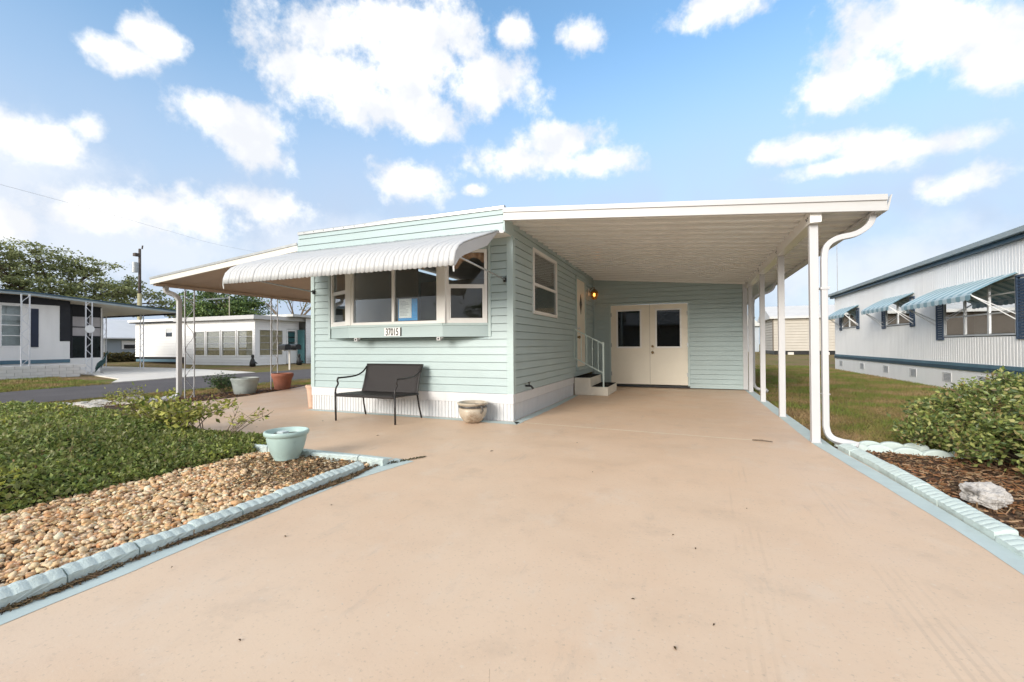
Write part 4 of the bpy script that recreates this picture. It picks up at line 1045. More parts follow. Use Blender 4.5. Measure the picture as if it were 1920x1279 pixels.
tealp = [edging_block('edging_block', teal_block), False]
palep = [edging_block('edging_block', pale_block, t=0.105, h=0.062), False]
e1 = thing('garden_edging', (-2.78, 2, 0), 'pale teal fluted concrete edging along the river stone bed', 'edging')
edging_run(e1, tealp, [(-2.735, -0.6), (-2.735, 3.50)])
edging_run(e1, tealp, [(-2.66, 3.50), (-4.6, 3.50)])
e2 = thing('garden_edging', (1.6, 4, 0), 'pale mint fluted concrete edging beside the right mulch bed', 'edging')
edging_run(e2, palep, [(1.465, 5.72), (1.53, 4.9), (1.575, 4.0), (1.60, 3.0), (1.64, 2.0), (1.67, 1.2)])
# scalloped half-round edgers crossing behind the mulch bed
e3 = thing('garden_edging', (1.9, 5.75, 0), 'pale round-topped scalloped edgers between mulch and lawn', 'edging')
mb = MB(); nn_ = 12; half = [( 0.115 * math.cos(PI * i / nn_), 0.0 + 0.055 * math.sin(PI * i / nn_)) for i in range(nn_ + 1)]
mb.prism([(0.115, -0.04)] + half + [(-0.115, -0.04)], lambda p, q, a: (p, a, q), -0.03, 0.03)
sc0 = mb.build('edging_block', pale_block, None, local=True, bevel=0.012)
for i in range(7):
    x = 1.62 + i * 0.215; y = 5.74 + 0.03 * math.sin(i * 1.7) - 0.01 * i
    loc = Vector((x, y, 0)) - ORG[e3.name]; ro = (rnd.uniform(-.15, .1), rnd.uniform(-.05, .05), rnd.uniform(-.12, .12))
    if i == 0: sc0.parent = e3; sc0.location = loc; sc0.rotation_euler = ro
    else: alias('edging_block', sc0, e3, loc, ro)
for i in range(4):
    alias('edging_block', sc0, e3, Vector((1.60 + i * 0.205, 5.93 + 0.02 * i, 0.0)) - ORG[e3.name], (rnd.uniform(-.2, .1), 0, rnd.uniform(-.15, .15)))

# ------------------------------------------------------------------ river stones
stone_cols = [(0.50, 0.36, 0.20), (0.62, 0.48, 0.31), (0.38, 0.20, 0.085), (0.66, 0.56, 0.42), (0.58, 0.50, 0.38), (0.46, 0.28, 0.13), (0.72, 0.66, 0.56), (0.55, 0.41, 0.25), (0.30, 0.22, 0.15), (0.64, 0.52, 0.36)]
stone_cols = [tuple(min(.8, c * k_) for c, k_ in zip(q, (1.27, 1.13, 0.98))) for q in stone_cols]
stone_m = island_mat('river_stone', stone_cols, 0.55, 0.0, 0.35, bump=0.4, bscale=22)
def ico_pts():
    t = (1 + 5 ** .5) / 2
    v = [(-1, t, 0), (1, t, 0), (-1, -t, 0), (1, -t, 0), (0, -1, t), (0, 1, t), (0, -1, -t), (0, 1, -t), (t, 0, -1), (t, 0, 1), (-t, 0, -1), (-t, 0, 1)]
    f = [(0, 11, 5), (0, 5, 1), (0, 1, 7), (0, 7, 10), (0, 10, 11), (1, 5, 9), (5, 11, 4), (11, 10, 2), (10, 7, 6), (7, 1, 8), (3, 9, 4), (3, 4, 2), (3, 2, 6), (3, 6, 8), (3, 8, 9), (4, 9, 5), (2, 4, 11), (6, 2, 10), (8, 6, 7), (9, 8, 1)]
    v = [Vector(p).normalized() for p in v]; cache = {}; nf = []
    def mid(a, b):
        k = (min(a, b), max(a, b))
        if k not in cache: v.append(((v[a] + v[b]) / 2).normalized()); cache[k] = len(v) - 1
        return cache[k]
    for a, b, c in f:
        x, y, z = mid(a, b), mid(b, c), mid(c, a); nf += [(a, x, z), (b, y, x), (c, z, y), (x, y, z)]
    return v, nf
IV, IF = ico_pts()
rs = random.Random(11)
variants = []
for k in range(14):
    ax = Vector((rs.uniform(.85, 1.35), rs.uniform(.75, 1.05), rs.uniform(.5, .8)))
    n1 = Vector((rs.gauss(0, 1), rs.gauss(0, 1), rs.gauss(0, 1))); n2 = Vector((rs.gauss(0, 1), rs.gauss(0, 1), rs.gauss(0, 1)))
    vs = []
    for p in IV:
        r = 1 + 0.16 * math.sin(2.3 * p.dot(n1) + k) + 0.13 * math.sin(3.6 * p.dot(n2)) + rs.uniform(-.11, .11); vs.append((p.x * ax.x * r, p.y * ax.y * r, p.z * ax.z * r))
    variants.append(vs)
stones = []
for i in range(19000):
    x = rs.uniform(-4.55, -2.83); y = rs.uniform(0.2, 3.50)
    if x < -4.30 and rs.random() < 0.6: continue
    r = rs.choice([0.006, 0.008, 0.010, 0.0125, 0.016]) * rs.uniform(0.85, 1.2)
    if rs.random() < 0.03: r *= 1.6
    # thin patch of bare litter by the back edging
    thin = max(0.0, 1 - math.hypot((x + 3.15) / 0.55, (y - 3.15) / 0.5))
    if rs.random() < thin * 0.8: continue
    stones.append((x, y, r))
grid = {}
placed = []
for (x, y, r) in stones:
    z = -0.015
    for gx in range(int(x / .04) - 1, int(x / .04) + 2):
        for gy in range(int(y / .04) - 1, int(y / .04) + 2):
            for (a, b, c, rr) in grid.get((gx, gy), ()):
                d = math.hypot(a - x, b - y)
                if d < (r + rr) * 0.80: z = max(z, c + rr * 0.55 * (1 - d / (r + rr)))
    if z > 0.045: continue
    z = min(z, 0.03)
    grid.setdefault((int(x / .04), int(y / .04)), []).append((x, y, z, r)); placed.append((x, y, z + r * 0.45, r))
placed.sort(key=lambda s: -(s[3] / (math.hypot(s[0], s[1]) ** 1.0)) * (1.0 if s[1] > 0.95 and s[0] > -1.3 * s[1] - 2.2 else 0.2) * (1 if s[2] > 0.005 else .7))
mesh_var = []
for k, vs in enumerate(variants):
    me = bpy.data.meshes.new('stone'); me.from_pydata(vs, [], IF); me.materials.append(stone_m); me.polygons.foreach_set('use_smooth', [True] * len(me.polygons)); mesh_var.append(me)
for i, (x, y, z, r) in enumerate(placed[:300]):
    o = bpy.data.objects.new('stone', mesh_var[rs.randrange(14)]); COL.objects.link(o); o.parent = gravel_base
    o.location = (x, y, z); o.scale = (r, r, r); o.rotation_euler = (rs.uniform(-.4, .4), rs.uniform(-.4, .4), rs.uniform(0, 6.28))
VV = np.array([variants[k] for k in range(14)])
av = []; af = []; base = 0
IFn = np.array(IF)
for (x, y, z, r) in placed[300:]:
    q = VV[rs.randrange(14)]; a = rs.uniform(0, 6.28); b = rs.uniform(-.4, .4)
    ca, sa, cb, sb = math.cos(a), math.sin(a), math.cos(b), math.sin(b)
    R_ = np.array([[ca, -sa, 0], [sa, ca, 0], [0, 0, 1]]) @ np.array([[cb, 0, sb], [0, 1, 0], [-sb, 0, cb]])
    av.append(q @ R_.T * r + np.array([x, y, z])); af.append(IFn + base); base += len(q)
def np_mesh(name, V, F, mat, parent=None, smooth=False, kind=None):
    me = bpy.data.meshes.new(name)
    me.from_pydata(np.concatenate(V).tolist() if isinstance(V, list) else V.tolist(), [], np.concatenate(F).tolist() if isinstance(F, list) else F.tolist())
    me.materials.append(mat)
    if smooth: me.polygons.foreach_set('use_smooth', [True] * len(me.polygons))
    me.update(); o = bpy.data.objects.new(name, me); COL.objects.link(o)
    if parent is not None: o.parent = parent
    ORG[o.name] = Vector((0, 0, 0))
    if kind: o['kind'] = kind
    return o
np_mesh('stone_fill', av, af, stone_m, gravel_base, True, 'stuff')

# ------------------------------------------------------------------ leaves, twigs, grass
NR = np.random.default_rng(5)
def leaf_arrays(P, up_bias, size, wid, rng, spread=1.0):
    n = len(P)
    D = rng.normal(size=(n, 3)); D[:, 2] = D[:, 2] * 0.6 + up_bias
    D /= np.linalg.norm(D, axis=1)[:, None]
    A = rng.normal(size=(n, 3)); S = np.cross(D, A); S /= np.linalg.norm(S, axis=1)[:, None]
    Nn = np.cross(S, D)
    L_ = size * rng.uniform(0.7, 1.25, n)[:, None]; W_ = L_ * wid
    v = np.stack([P, P + D * L_ * .45 + S * W_ * .5 + Nn * L_ * .07, P + D * L_, P + D * L_ * .45 - S * W_ * .5 + Nn * L_ * .07], 1)
    return v.reshape(-1, 3), (np.arange(n * 4).reshape(n, 4))
def fol(name, P, up, size, wid, mat, parent, rng=NR):
    v, f = leaf_arrays(P, up, size, wid, rng)
    o = np_mesh(name, v, f, mat, None)
    if parent is not None:
        o.parent = parent; o.location = -ORG[parent.name]
    return o
def fbm2(x, y, s, seed):
    r = np.random.default_rng(seed); out = np.zeros_like(x)
    for k in range(7):
        a = r.uniform(0, 6.28); fx, fy = math.cos(a) * s * (1.5 ** k) * .5, math.sin(a) * s * (1.5 ** k) * .5
        out += np.sin(fx * x + fy * y + r.uniform(0, 6.28)) / (1.35 ** k)
    return out / 3.2

# low clipped ground cover on the left
hedge_m = island_mat('ground_cover_leaf', [(0.098, 0.142, 0.042), (0.179, 0.245, 0.064), (0.278, 0.336, 0.078), (0.197, 0.220, 0.078), (0.375, 0.438, 0.102), (0.720, 0.671, 0.134)], 0.45, 0.25, 0.4, patch=(2.2, 0.5))
hd = thing('ground_cover', (-6.8, 2.2, 0), 'low spreading dark green ground cover beside the river stones', 'ground cover')
def hedge_h(x, y):
    e = np.minimum.reduce([(-4.30 - x) / 0.35, (x + 10.2) / 0.5, (3.88 - y) / 0.45, (y + 1.5) / 0.5]); e = np.clip(e + 0.35 * fbm2(x, y, 6.0, 3), 0, 1)
    return np.sqrt(e) * (0.265 + 0.075 * fbm2(x, y, 2.2, 1) + 0.05 * fbm2(x, y, 9.0, 2)) * np.clip(0.35 + (-4.3 - x) * 0.55 + (2.2 - y) * .25, 0.42, 1.0)
n = 120000
x = NR.uniform(-10.2, -4.1, n); y = NR.uniform(0.2, 4.0, n)
w_ = np.where(x > -7.2, 1.0, 0.55); keep = NR.uniform(size=n) < w_; x, y = x[keep], y[keep]
h = hedge_h(x, y); k = h > 0.02; x, y, h = x[k], y[k], h[k]
z = h - np.abs(NR.normal(0, 0.04, len(h))) + 0.014 * NR.uniform(0, 1, len(h)) ** 3 + 0.01
z = np.maximum(z, 0.0)
P = np.stack([x, y, z], 1)
fol('foliage', P, 0.30, 0.043, 0.55, hedge_m, hd)
highlight_m = island_mat('highlight_leaf', [(0.136, 0.160, 0.045), (0.221, 0.240, 0.072), (0.306, 0.304, 0.117), (0.170, 0.176, 0.063)], 0.45, 0.3, 0.4)  # new growth on top, its tone put in for the highlights
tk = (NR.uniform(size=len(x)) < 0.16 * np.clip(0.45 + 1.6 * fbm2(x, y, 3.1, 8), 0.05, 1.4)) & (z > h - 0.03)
fol('highlight_leaves', P[tk] + np.array([0, 0, 0.014]), 0.7, 0.046, 0.6, highlight_m, hd)
tk = (NR.uniform(size=len(x)) < 0.02) & (z > h - 0.05)
fol('dead_leaves', P[tk] + np.array([0, 0, 0.012]), 0.3, 0.04, 0.4, island_mat('dead_leaf', [(0.16, 0.10, 0.05), (0.26, 0.18, 0.09), (0.10, 0.06, 0.03)], 0.8), hd)
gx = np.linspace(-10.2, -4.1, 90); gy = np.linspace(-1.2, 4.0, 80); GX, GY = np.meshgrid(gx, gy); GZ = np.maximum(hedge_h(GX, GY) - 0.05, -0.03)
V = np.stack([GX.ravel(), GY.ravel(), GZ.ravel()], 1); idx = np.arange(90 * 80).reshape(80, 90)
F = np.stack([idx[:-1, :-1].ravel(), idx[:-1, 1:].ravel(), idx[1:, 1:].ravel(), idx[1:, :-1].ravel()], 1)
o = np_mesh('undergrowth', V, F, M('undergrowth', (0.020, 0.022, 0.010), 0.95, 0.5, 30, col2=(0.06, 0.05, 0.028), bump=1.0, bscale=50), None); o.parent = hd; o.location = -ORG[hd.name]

def shrub(name, loc, label, stems, leaf_mat, leaf_size, leaf_n, wid, spread, bark, cat='shrub', up=0.4, seed=1, twig_r=0.006, leaf_along=0.5):
    """stems: list of (base, tip); leaves gather along the outer part of every stem and its side twigs"""
    r = random.Random(seed); t = thing(name, loc, label, cat); L0 = Vector(loc)
    mb = MB(); pts = []
    for (b, e) in stems:
        b, e = Vector(b), Vector(e); mid = (b + e) / 2 + Vector((r.uniform(-1, 1), r.uniform(-1, 1), r.uniform(0, 1))) * (e - b).length * 0.12
        path = smooth_path([b, mid, e], 4); mb.tube(path, [twig_r * (1 - 0.7 * i / (len(path) - 1)) for i in range(len(path))], 5)
        for j in range(4):
            k = r.randrange(len(path) // 2, len(path)); q = path[k]; q2 = q + Vector((r.uniform(-1, 1), r.uniform(-1, 1), r.uniform(-.2, 1))).normalized() * (e - b).length * r.uniform(.15, .35)
            mb.tube([q, q2], [twig_r * .5, twig_r * .2], 4)
            for i in range(leaf_n): 
                f = r.uniform(.2, 1.05); pts.append(q.lerp(q2, f) + Vector((r.gauss(0, spread), r.gauss(0, spread), r.gauss(0, spread))))
        for i in range(leaf_n * 2):
            f = r.uniform(leaf_along, 1.02); k = min(len(path) - 1, int(f * (len(path) - 1))); pts.append(path[k] + Vector((r.gauss(0, spread), r.gauss(0, spread), r.gauss(0, spread))))
    mb.build('stems', bark, t)
    P = np.array([tuple(p) for p in pts]); P[:, 2] = np.maximum(P[:, 2], 0.01)
    fol('foliage', P, up, leaf_size, wid, leaf_mat, t)
    return t
bark = M('bark', (0.16, 0.12, 0.085), 0.9, 0.3, 20, bump=0.5)
yel_m = island_mat('variegated_leaf', [(0.105, 0.150, 0.030), (0.300, 0.330, 0.060), (0.570, 0.540, 0.135), (0.150, 0.180, 0.045), (0.450, 0.420, 0.120)], 0.45, 0.3, 0.4)
r = random.Random(3)
stems = [((-5.95 + r.uniform(-.4, .5), 3.5 + r.uniform(-.2, .2), 0.05), (-6.0 + r.uniform(-.8, .8), 3.55 + r.uniform(-.3, .3), r.uniform(.26, .44))) for _ in range(40)]
shrub('leggy_shrub', (-5.7, 3.6, 0), 'leggy yellow green shrub growing out of the ground cover', stems, yel_m, 0.07, 6, 0.5, 0.03, bark, seed=4, twig_r=0.007)
stems = [((-5.05, 3.62, 0.03), (-4.58 + r.uniform(-.1, .12), 3.6 + r.uniform(-.15, .15), r.uniform(.20, .36))) for _ in range(5)] + [((-5.1, 3.6, 0.03), (-4.95, 3.7, .42))]
shrub('bare_shrub', (-5.0, 3.62, 0), 'nearly bare twiggy shrub leaning over the patio edge', stems, yel_m, 0.055, 2, 0.45, 0.02, bark, seed=9, twig_r=0.006, leaf_along=.8)
dkleaf = island_mat('dark_leaf', [(0.032, 0.072, 0.032), (0.064, 0.112, 0.040), (0.112, 0.176, 0.056)], 0.5, 0.2)
stems = [((-10.42 + r.uniform(-.1, .1), 7.4 + r.uniform(-.1, .1), 0), (-10.42 + r.uniform(-.35, .35), 7.4 + r.uniform(-.35, .35), r.uniform(.2, .42))) for _ in range(26)]
shrub('small_shrub', (-10.42, 7.4, 0), 'small dark green shrub in the planting strip left of the grey pot', stems, dkleaf, 0.05, 8, 0.5, 0.04, bark, seed=5)
stems = [((-10.7 + r.uniform(-.15, .15), 5.4 + r.uniform(-.15, .15), 0), (-10.6 + r.uniform(-.4, .4), 5.5 + r.uniform(-.35, .35), r.uniform(.08, .24))) for _ in range(16)]
shrub('small_shrub', (-10.7, 5.4, 0), 'small yellowish plant at the foot of the patio downspout', stems, yel_m, 0.05, 4, 0.45, 0.04, bark, seed=6)

# broad shrub on the right
rb_m = island_mat('broad_leaf', [(0.070, 0.109, 0.038), (0.138, 0.190, 0.052), (0.226, 0.290, 0.077), (0.098, 0.137, 0.052), (0.333, 0.363, 0.103), (0.470, 0.491, 0.173), (0.253, 0.155, 0.077)], 0.4, 0.25, 0.45)
rb = thing('broad_shrub', (3.2, 5.9, 0), 'broad mounded green shrub in the mulch bed on the right', 'shrub')
r = random.Random(21); mb = MB(); pts = []
cx_, cy_ = 3.27, 5.70
for i in range(400):
    a = r.uniform(0, 2 * PI); ph = math.asin(r.uniform(0.02, 1.0)); q = math.cos(ph)
    lump = 1 + 0.10 * math.sin(3 * a + 1) + 0.07 * math.sin(7 * a)
    tx = cx_ + 1.12 * q * lump * math.cos(a); ty = cy_ + 1.22 * q * lump * math.sin(a)
    tz = 0.74 * math.sin(ph) * r.uniform(.86, 1.06) + 0.04
    b_ = Vector((cx_ + 0.5 * q * math.cos(a), cy_ + 0.5 * q * math.sin(a), -0.02)); e_ = Vector((tx, ty, max(0.09, tz)))
    path = smooth_path([b_, (b_ + e_) / 2 + Vector((0, 0, .06)), e_], 3)
    mb.tube(path, [0.009 * (1 - .75 * k / (len(path) - 1)) for k in range(len(path))], 4)
    for j in range(3):
        kq = path[r.randrange(len(path) - 3, len(path))]; e2_ = kq + Vector((r.uniform(-1, 1), r.uniform(-1, 1), r.uniform(-.5, .8))) * 0.13
        mb.tube([kq, e2_], [0.004, 0.002], 4)
        for i2 in range(36): pts.append(kq.lerp(e2_, r.uniform(.1, 1.15)) + Vector((r.gauss(0, .035), r.gauss(0, .035), r.gauss(0, .03))))
    for i2 in range(12): pts.append(path[r.randrange(len(path) // 2, len(path))] + Vector((r.gauss(0, .05), r.gauss(0, .05), r.gauss(0, .04))))
mb.build('stems', bark, rb)
P = np.array([tuple(p) for p in pts]); P[:, 2] = np.maximum(P[:, 2], 0.03)
fol('foliage', P, 0.35, 0.050, 0.55, rb_m, rb)

# mulch chips, pine litter, grass blades
def chips(name, n, xr, yr, zfn, size, mat, label, cat, inside=None, seed=1, flat=0.25):
    g_ = np.random.default_rng(seed); x = g_.uniform(*xr, n); y = g_.uniform(*yr, n)
    if inside is not None: k = inside(x, y); x, y = x[k], y[k]
    n = len(x); P = np.stack([x, y, zfn(x, y) + g_.uniform(0, .012, n)], 1)
    D = g_.normal(size=(n, 3)); D[:, 2] *= flat; D /= np.linalg.norm(D, axis=1)[:, None]
    S = np.cross(D, np.array([0, 0, 1.0])) ; S /= np.linalg.norm(S, axis=1)[:, None]
    L_ = size[0] * g_.uniform(.5, 1.4, n)[:, None]; W_ = size[1] * g_.uniform(.5, 1.3, n)[:, None]; T = np.array([0, 0, 1.0]) * size[1] * 0.5
    v = np.stack([P - D * L_ / 2 - S * W_ / 2, P + D * L_ / 2 - S * W_ / 2, P + D * L_ / 2 + S * W_ / 2, P - D * L_ / 2 + S * W_ / 2, P + T - D * L_ * .45, P + T + D * L_ * .45], 1).reshape(-1, 3)
    b = np.arange(n)[:, None] * 6
    f = np.concatenate([b + np.array([[0, 1, 5, 4]]), b + np.array([[3, 4, 5, 2]])])
    o = np_mesh(name, v, f, mat); return tag(o, label, cat, kind='stuff')
mul_m = island_mat('mulch_chip', [(0.025, 0.017, 0.012), (0.13, 0.065, 0.032), (0.27, 0.135, 0.065), (0.05, 0.032, 0.02), (0.38, 0.25, 0.15), (0.035, 0.024, 0.018), (0.22, 0.12, 0.06)], 0.9, 0, 0.1, patch=(2.0, 0.45))
chips('mulch', 9000, (1.5, 4.4), (2.2, 5.75), lambda x, y: -0.018 + 0 * x, (0.055, 0.014), mul_m, 'reddish bark mulch on the right bed', 'mulch', lambda x, y: x > 1.66 - (y - 3) * 0.045, 2)
lit_m = island_mat('litter', [(0.10, 0.065, 0.035), (0.22, 0.15, 0.085), (0.05, 0.035, 0.02), (0.30, 0.22, 0.13)], 0.9, 0, 0.1)
chips('plant_litter', 7500, (-2.725, -2.60), (0.4, 3.45), lambda x, y: 0.003 + 0 * x, (0.045, 0.005), lit_m, 'dry brown plant litter along the foot of the teal edging', 'litter', lambda x, y: (x < -2.685 + 0.022 * np.sin(y * 2.1 + 2.6) + 0.018 * np.sin(y * 7)) & (np.random.default_rng(3).uniform(size=len(x)) < 1.3 - 0.25 * y), 3)
chips('dead_leaf_litter', 1500, (-4.1, -2.85), (2.3, 3.46), lambda x, y: 0.012 + 0 * x, (0.04, 0.01), lit_m, 'brown leaf litter among the river stones near the corner', 'litter', lambda x, y: np.hypot((x + 3.2) / .75, (y - 3.1) / .55) < 1 + .2 * np.sin(9 * x), 4)
chips('planting_litter', 1400, (-10.85, -9.4), (5.1, 9.6), lambda x, y: -0.016 + 0 * x, (0.06, 0.015), mul_m, 'dark mulch in the planting strip beyond the patio', 'mulch', lambda x, y: x < -9.42 - np.maximum(0, y - 7.2) * .3, 5)
weed_m = island_mat('crack_weed', [(0.05, 0.035, 0.02), (0.09, 0.09, 0.03), (0.03, 0.025, 0.015), (0.12, 0.12, 0.04)], 0.9, 0.1)
chips('crack_weed', 80, (0, 1), (-1, 1), lambda x, y: 0.004 + 0 * x, (0.03, 0.008), weed_m, 'dark weeds in the joint running from the edging corner', 'weeds', None, 6, 0.6)
cw = bpy.data.objects['crack_weed']
co = np.empty(len(cw.data.vertices) * 3); cw.data.vertices.foreach_get('co', co); co = co.reshape(-1, 3)
c_ = co.reshape(-1, 6, 3).mean(1); new = np.stack([-2.66 + c_[:, 0] * 0.19, 3.50 + c_[:, 0] * 0.34 + c_[:, 1] * 0.03 * (1.2 - c_[:, 0]), np.full(len(c_), 0.010)], 1)
co = (co.reshape(-1, 6, 3) - c_[:, None] + new[:, None]).reshape(-1); cw.data.vertices.foreach_set('co', co); cw.data.update()

def grass(name, n, area, label, seed, size=(0.012, 0.05), zb=-0.06):
    g_ = np.random.default_rng(seed); x, y = area(g_, n); n = len(x)
    P = np.stack([x, y, np.full(n, zb)], 1); a = g_.uniform(0, 2 * PI, n); W_ = size[0] * g_.uniform(.5, 1.3, n); H_ = size[1] * g_.uniform(.4, 1.4, n)
    S = np.stack([np.cos(a), np.sin(a), 0 * a], 1) * W_[:, None] / 2
    T = np.stack([g_.normal(0, .6, n) * H_, g_.normal(0, .6, n) * H_, H_], 1)
    v = np.stack([P - S, P + S, P + T], 1).reshape(-1, 3)
    o = np_mesh(name, v, np.arange(n * 3).reshape(n, 3), grass_m); return tag(o, label, 'grass', kind='stuff')
grass_m = island_mat('grass_blade', [(0.40, 0.28, 0.15), (0.36, 0.26, 0.13), (0.30, 0.235, 0.10), (0.25, 0.225, 0.075), (0.19, 0.225, 0.055), (0.22, 0.27, 0.07), (0.18, 0.23, 0.06)], 0.8, 0.15, 0.15, patch=(0.9, 0.8))
grass('lawn_grass', 120000, lambda g_, n: (lambda x, y: (x[k_], y[k_]) if (k_ := ((x > 1.46) & ((y > 5.95) | (x > 4.6)))).any() else (x, y))(g_.uniform(1.4, 6.1, n), 5.0 + 22 * g_.uniform(0, 1, n) ** 1.6), 'patchy green and brown lawn between the carport and the white home', 31, (0.014, 0.05))
grass('verge_grass', 30000, lambda g_, n: (g_.uniform(-12.6, -10.6, n), g_.uniform(2.0, 12, n)), 'thin dry grass verge between the patio strip and the road', 32, (0.02, 0.05))
grass('roadside_grass', 30000, lambda g_, n: (lambda x, y: (x[y < 8.5 + (x + 17.4) * -0.20], y[y < 8.5 + (x + 17.4) * -0.20]))(g_.uniform(-23.2, -16.8, n), g_.uniform(4, 10.5, n)), 'short green grass in front of the dark trimmed home across the road', 33, (0.03, 0.07))

# rocks
rock_m = M('white_rock', (0.52, 0.49, 0.46), 0.85, 0.18, 9, dirt=0.85, dirtcol=(0.13, 0.115, 0.10), dscale=9, dlo=0.50, dhi=0.62, bump=1.0, bscale=26)
def rock(loc, sx, sy, sz, seed, label, mat=rock_m, group=None, fine_=False):
    r_ = random.Random(seed); ns = [Vector((r_.gauss(0, 1), r_.gauss(0, 1), r_.gauss(0, 1))).normalized() for _ in range(9)]
    mb = MB()
    V_, F_ = IV, IF
    # one more subdivision for crags
    v2 = list(V_); cache = {}; f2 = []
    def mid(a, b):
        k = (min(a, b), max(a, b))
        if k not in cache: v2.append(((v2[a] + v2[b]) / 2).normalized()); cache[k] = len(v2) - 1
        return cache[k]
    for a, b, c in F_:
        x_, y_, z_ = mid(a, b), mid(b, c), mid(c, a); f2 += [(a, x_, z_), (b, y_, x_), (c, z_, y_), (x_, y_, z_)]
    if fine_:
        for _ in range(2):
            v3 = v2; cache.clear(); g3 = []
            for a, b, c in f2:
                x_, y_, z_ = mid(a, b), mid(b, c), mid(c, a); g3 += [(a, x_, z_), (b, y_, x_), (c, z_, y_), (x_, y_, z_)]
            f2 = g3
    off = Vector((seed * 3.1, seed, 0))
    for p in v2:
        rr = 1.0
        for nn in ns: rr = min(rr, 0.80 / max(0.25, p.dot(nn) + 0.12))
        rr *= 1 + 0.22 * mnoise.fractal(p * 2.2 + off, 0.9, 2.1, 6) - 0.10 * abs(mnoise.noise(Vector((p.x * 2, p.y * 2, p.z * 7)) + off))
        mb.v.append((p.x * sx * rr, p.y * sy * rr, max(-0.3 * sz, p.z * sz * rr)))
    mb.f = f2
    o = mb.build('rock', mat); o.location = loc; o.rotation_euler = (0, 0, r_.uniform(0, 3))
    return tag(o, label, 'rock', group)
rock((1.90, 4.12, 0.03), 0.16, 0.12, 0.11, 3, 'craggy white rock with dark cracks on the right mulch bed', fine_=True)
pale_rock = M('shell_rock', (0.58, 0.54, 0.48), 0.9, 0.1, 5, dirt=0.25, dirtcol=(0.4, 0.36, 0.3), bump=0.5, bscale=30)
rock((-10.62, 5.62, 0.02), 0.33, 0.26, 0.15, 5, 'largest pale rock by the verge near the patio downspout', pale_rock, fine_=True)
r = random.Random(8)
for i in range(26):
    rock((-11.9 + i * 0.052 + r.uniform(-.08, .08), 5.2 + r.uniform(-.2, .45), -0.03), r.uniform(.09, .2), r.uniform(.09, .16), r.uniform(.02, .05), 40 + i, 'small pale rock in the bank of rocks beside the road verge', pale_rock, 'pale rocks along the verge')

# fallen leaves and a stick on the drive
leaf_m = island_mat('fallen_leaf', [(0.06, 0.03, 0.015), (0.12, 0.07, 0.03), (0.03, 0.02, 0.012)], 0.8)
lp = [(-1.35, 0.93), (-2.45, 1.47), (-2.22, 1.95), (-0.24, 2.02), (-0.10, 2.78), (0.02, 2.64), (-0.06, 1.75), (0.08, 1.95), (0.72, 1.55), (0.66, 1.50), (1.12, 1.90), (1.22, 1.62), (-3.62, 4.55), (-5.1, 5.15), (-5.6, 4.45), (0.9, 1.0), (-1.6, 1.2), (-2.35, 2.45), (0.35, 3.4), (-0.8, 3.9), (-1.95, 4.3), (-1.2, 5.0)]
for i, (x, y) in enumerate(lp):
    r_ = random.Random(i); s_ = r_.uniform(.004, .009) * (1.9 if y > 4 else 1)
    mb = MB(); mb.v = [(-s_ * 1.4, 0, 0.003), (0, -s_ * .55, 0.006), (s_ * 1.5, 0, 0.004), (0, s_ * .6, 0.007), (-s_ * 1.4, 0, 0.005), (s_ * 1.5, 0, 0.006)]
    mb.f = [(0, 1, 2, 3)]
    o = mb.build('fallen_leaf', leaf_m); o.location = (x, y, 0.001); o.rotation_euler = (0, 0, r_.uniform(0, 6.28))
    k = o.modifiers.new('thick', 'SOLIDIFY'); k.thickness = 0.002
    tag(o, 'tiny dry brown leaf lying on the tan driveway', 'leaf', 'dry leaves on the driveway')
tag(MB().tube([(0.66, 5.80, 0.012), (0.76, 5.795, 0.014), (0.86, 5.77, 0.010)], [0.006, 0.009, 0.005], 6).build('fallen_twig', bark), 'short dark twig lying across the end of the driveway joint', 'twig')

# ------------------------------------------------------------------ right neighbour: long white home
rn = thing('mobile_home', (6.08, 15, 0), 'long white ribbed mobile home with blue trim and blue window awnings', 'mobile home')
RP = Pl((6.08, 0, 0), (0, 1, 0), ZV, (-1, 0, 0))
RY0, RY1 = 2.0, 24.0
rw = [(20.85, 23.25, 1.72, 2.47, 0.30, 2), (16.3, 18.67, 1.65, 2.47, 0.30, 2), (11.62, 15.09, 1.24, 2.45, 0.36, 3)]
mb = MB(); u = RY0
while u < RY1 - 1e-6:
    spans = [(0.46, 3.13)]
    for (a, b, c, d_, sh, n_) in rw:
        if u + 0.1 > a + sh and u < b - sh: spans = [(0.46, c), (d_, 3.13)]
    for v0, v1 in spans:
        mb.pbox(RP, u, u + 0.06, v0, v1, -0.02, 0.0045); mb.pbox(RP, u + 0.06, u + 0.10, v0, v1, -0.02, 0.001)
    u += 0.10
o = mb.build('siding', nb_white, rn); o['kind'] = 'stuff'
mb = MB(); mb.box(6.11, 10.0, RY1 - 0.05, RY1, 0.05, 3.13); mb.box(9.9, 10.0, RY0, RY1, 0.05, 3.13); mb.box(6.11, 10.0, RY0, RY0 + .05, 0.05, 3.13); mb.build('wall', nb_white, rn)
mb = MB(); mb.pbox(RP, RY0, RY1, 0.46, 0.545, 0.008, 0.045); mb.build('blue_band', blue_dark, rn)
mb = MB(); mb.pbox(RP, RY0, RY1, 0.547, 0.625, 0.008, 0.025); mb.build('blue_band', blue_trim, rn)
skn = MB().pbox(RP, RY0, RY1, -0.05, 0.459, -0.03, 0.012).build('skirt_panel', nb_white, rn)
vent_m = M('vent_grey', (0.30, 0.31, 0.33), 0.6, 0.1, 20)
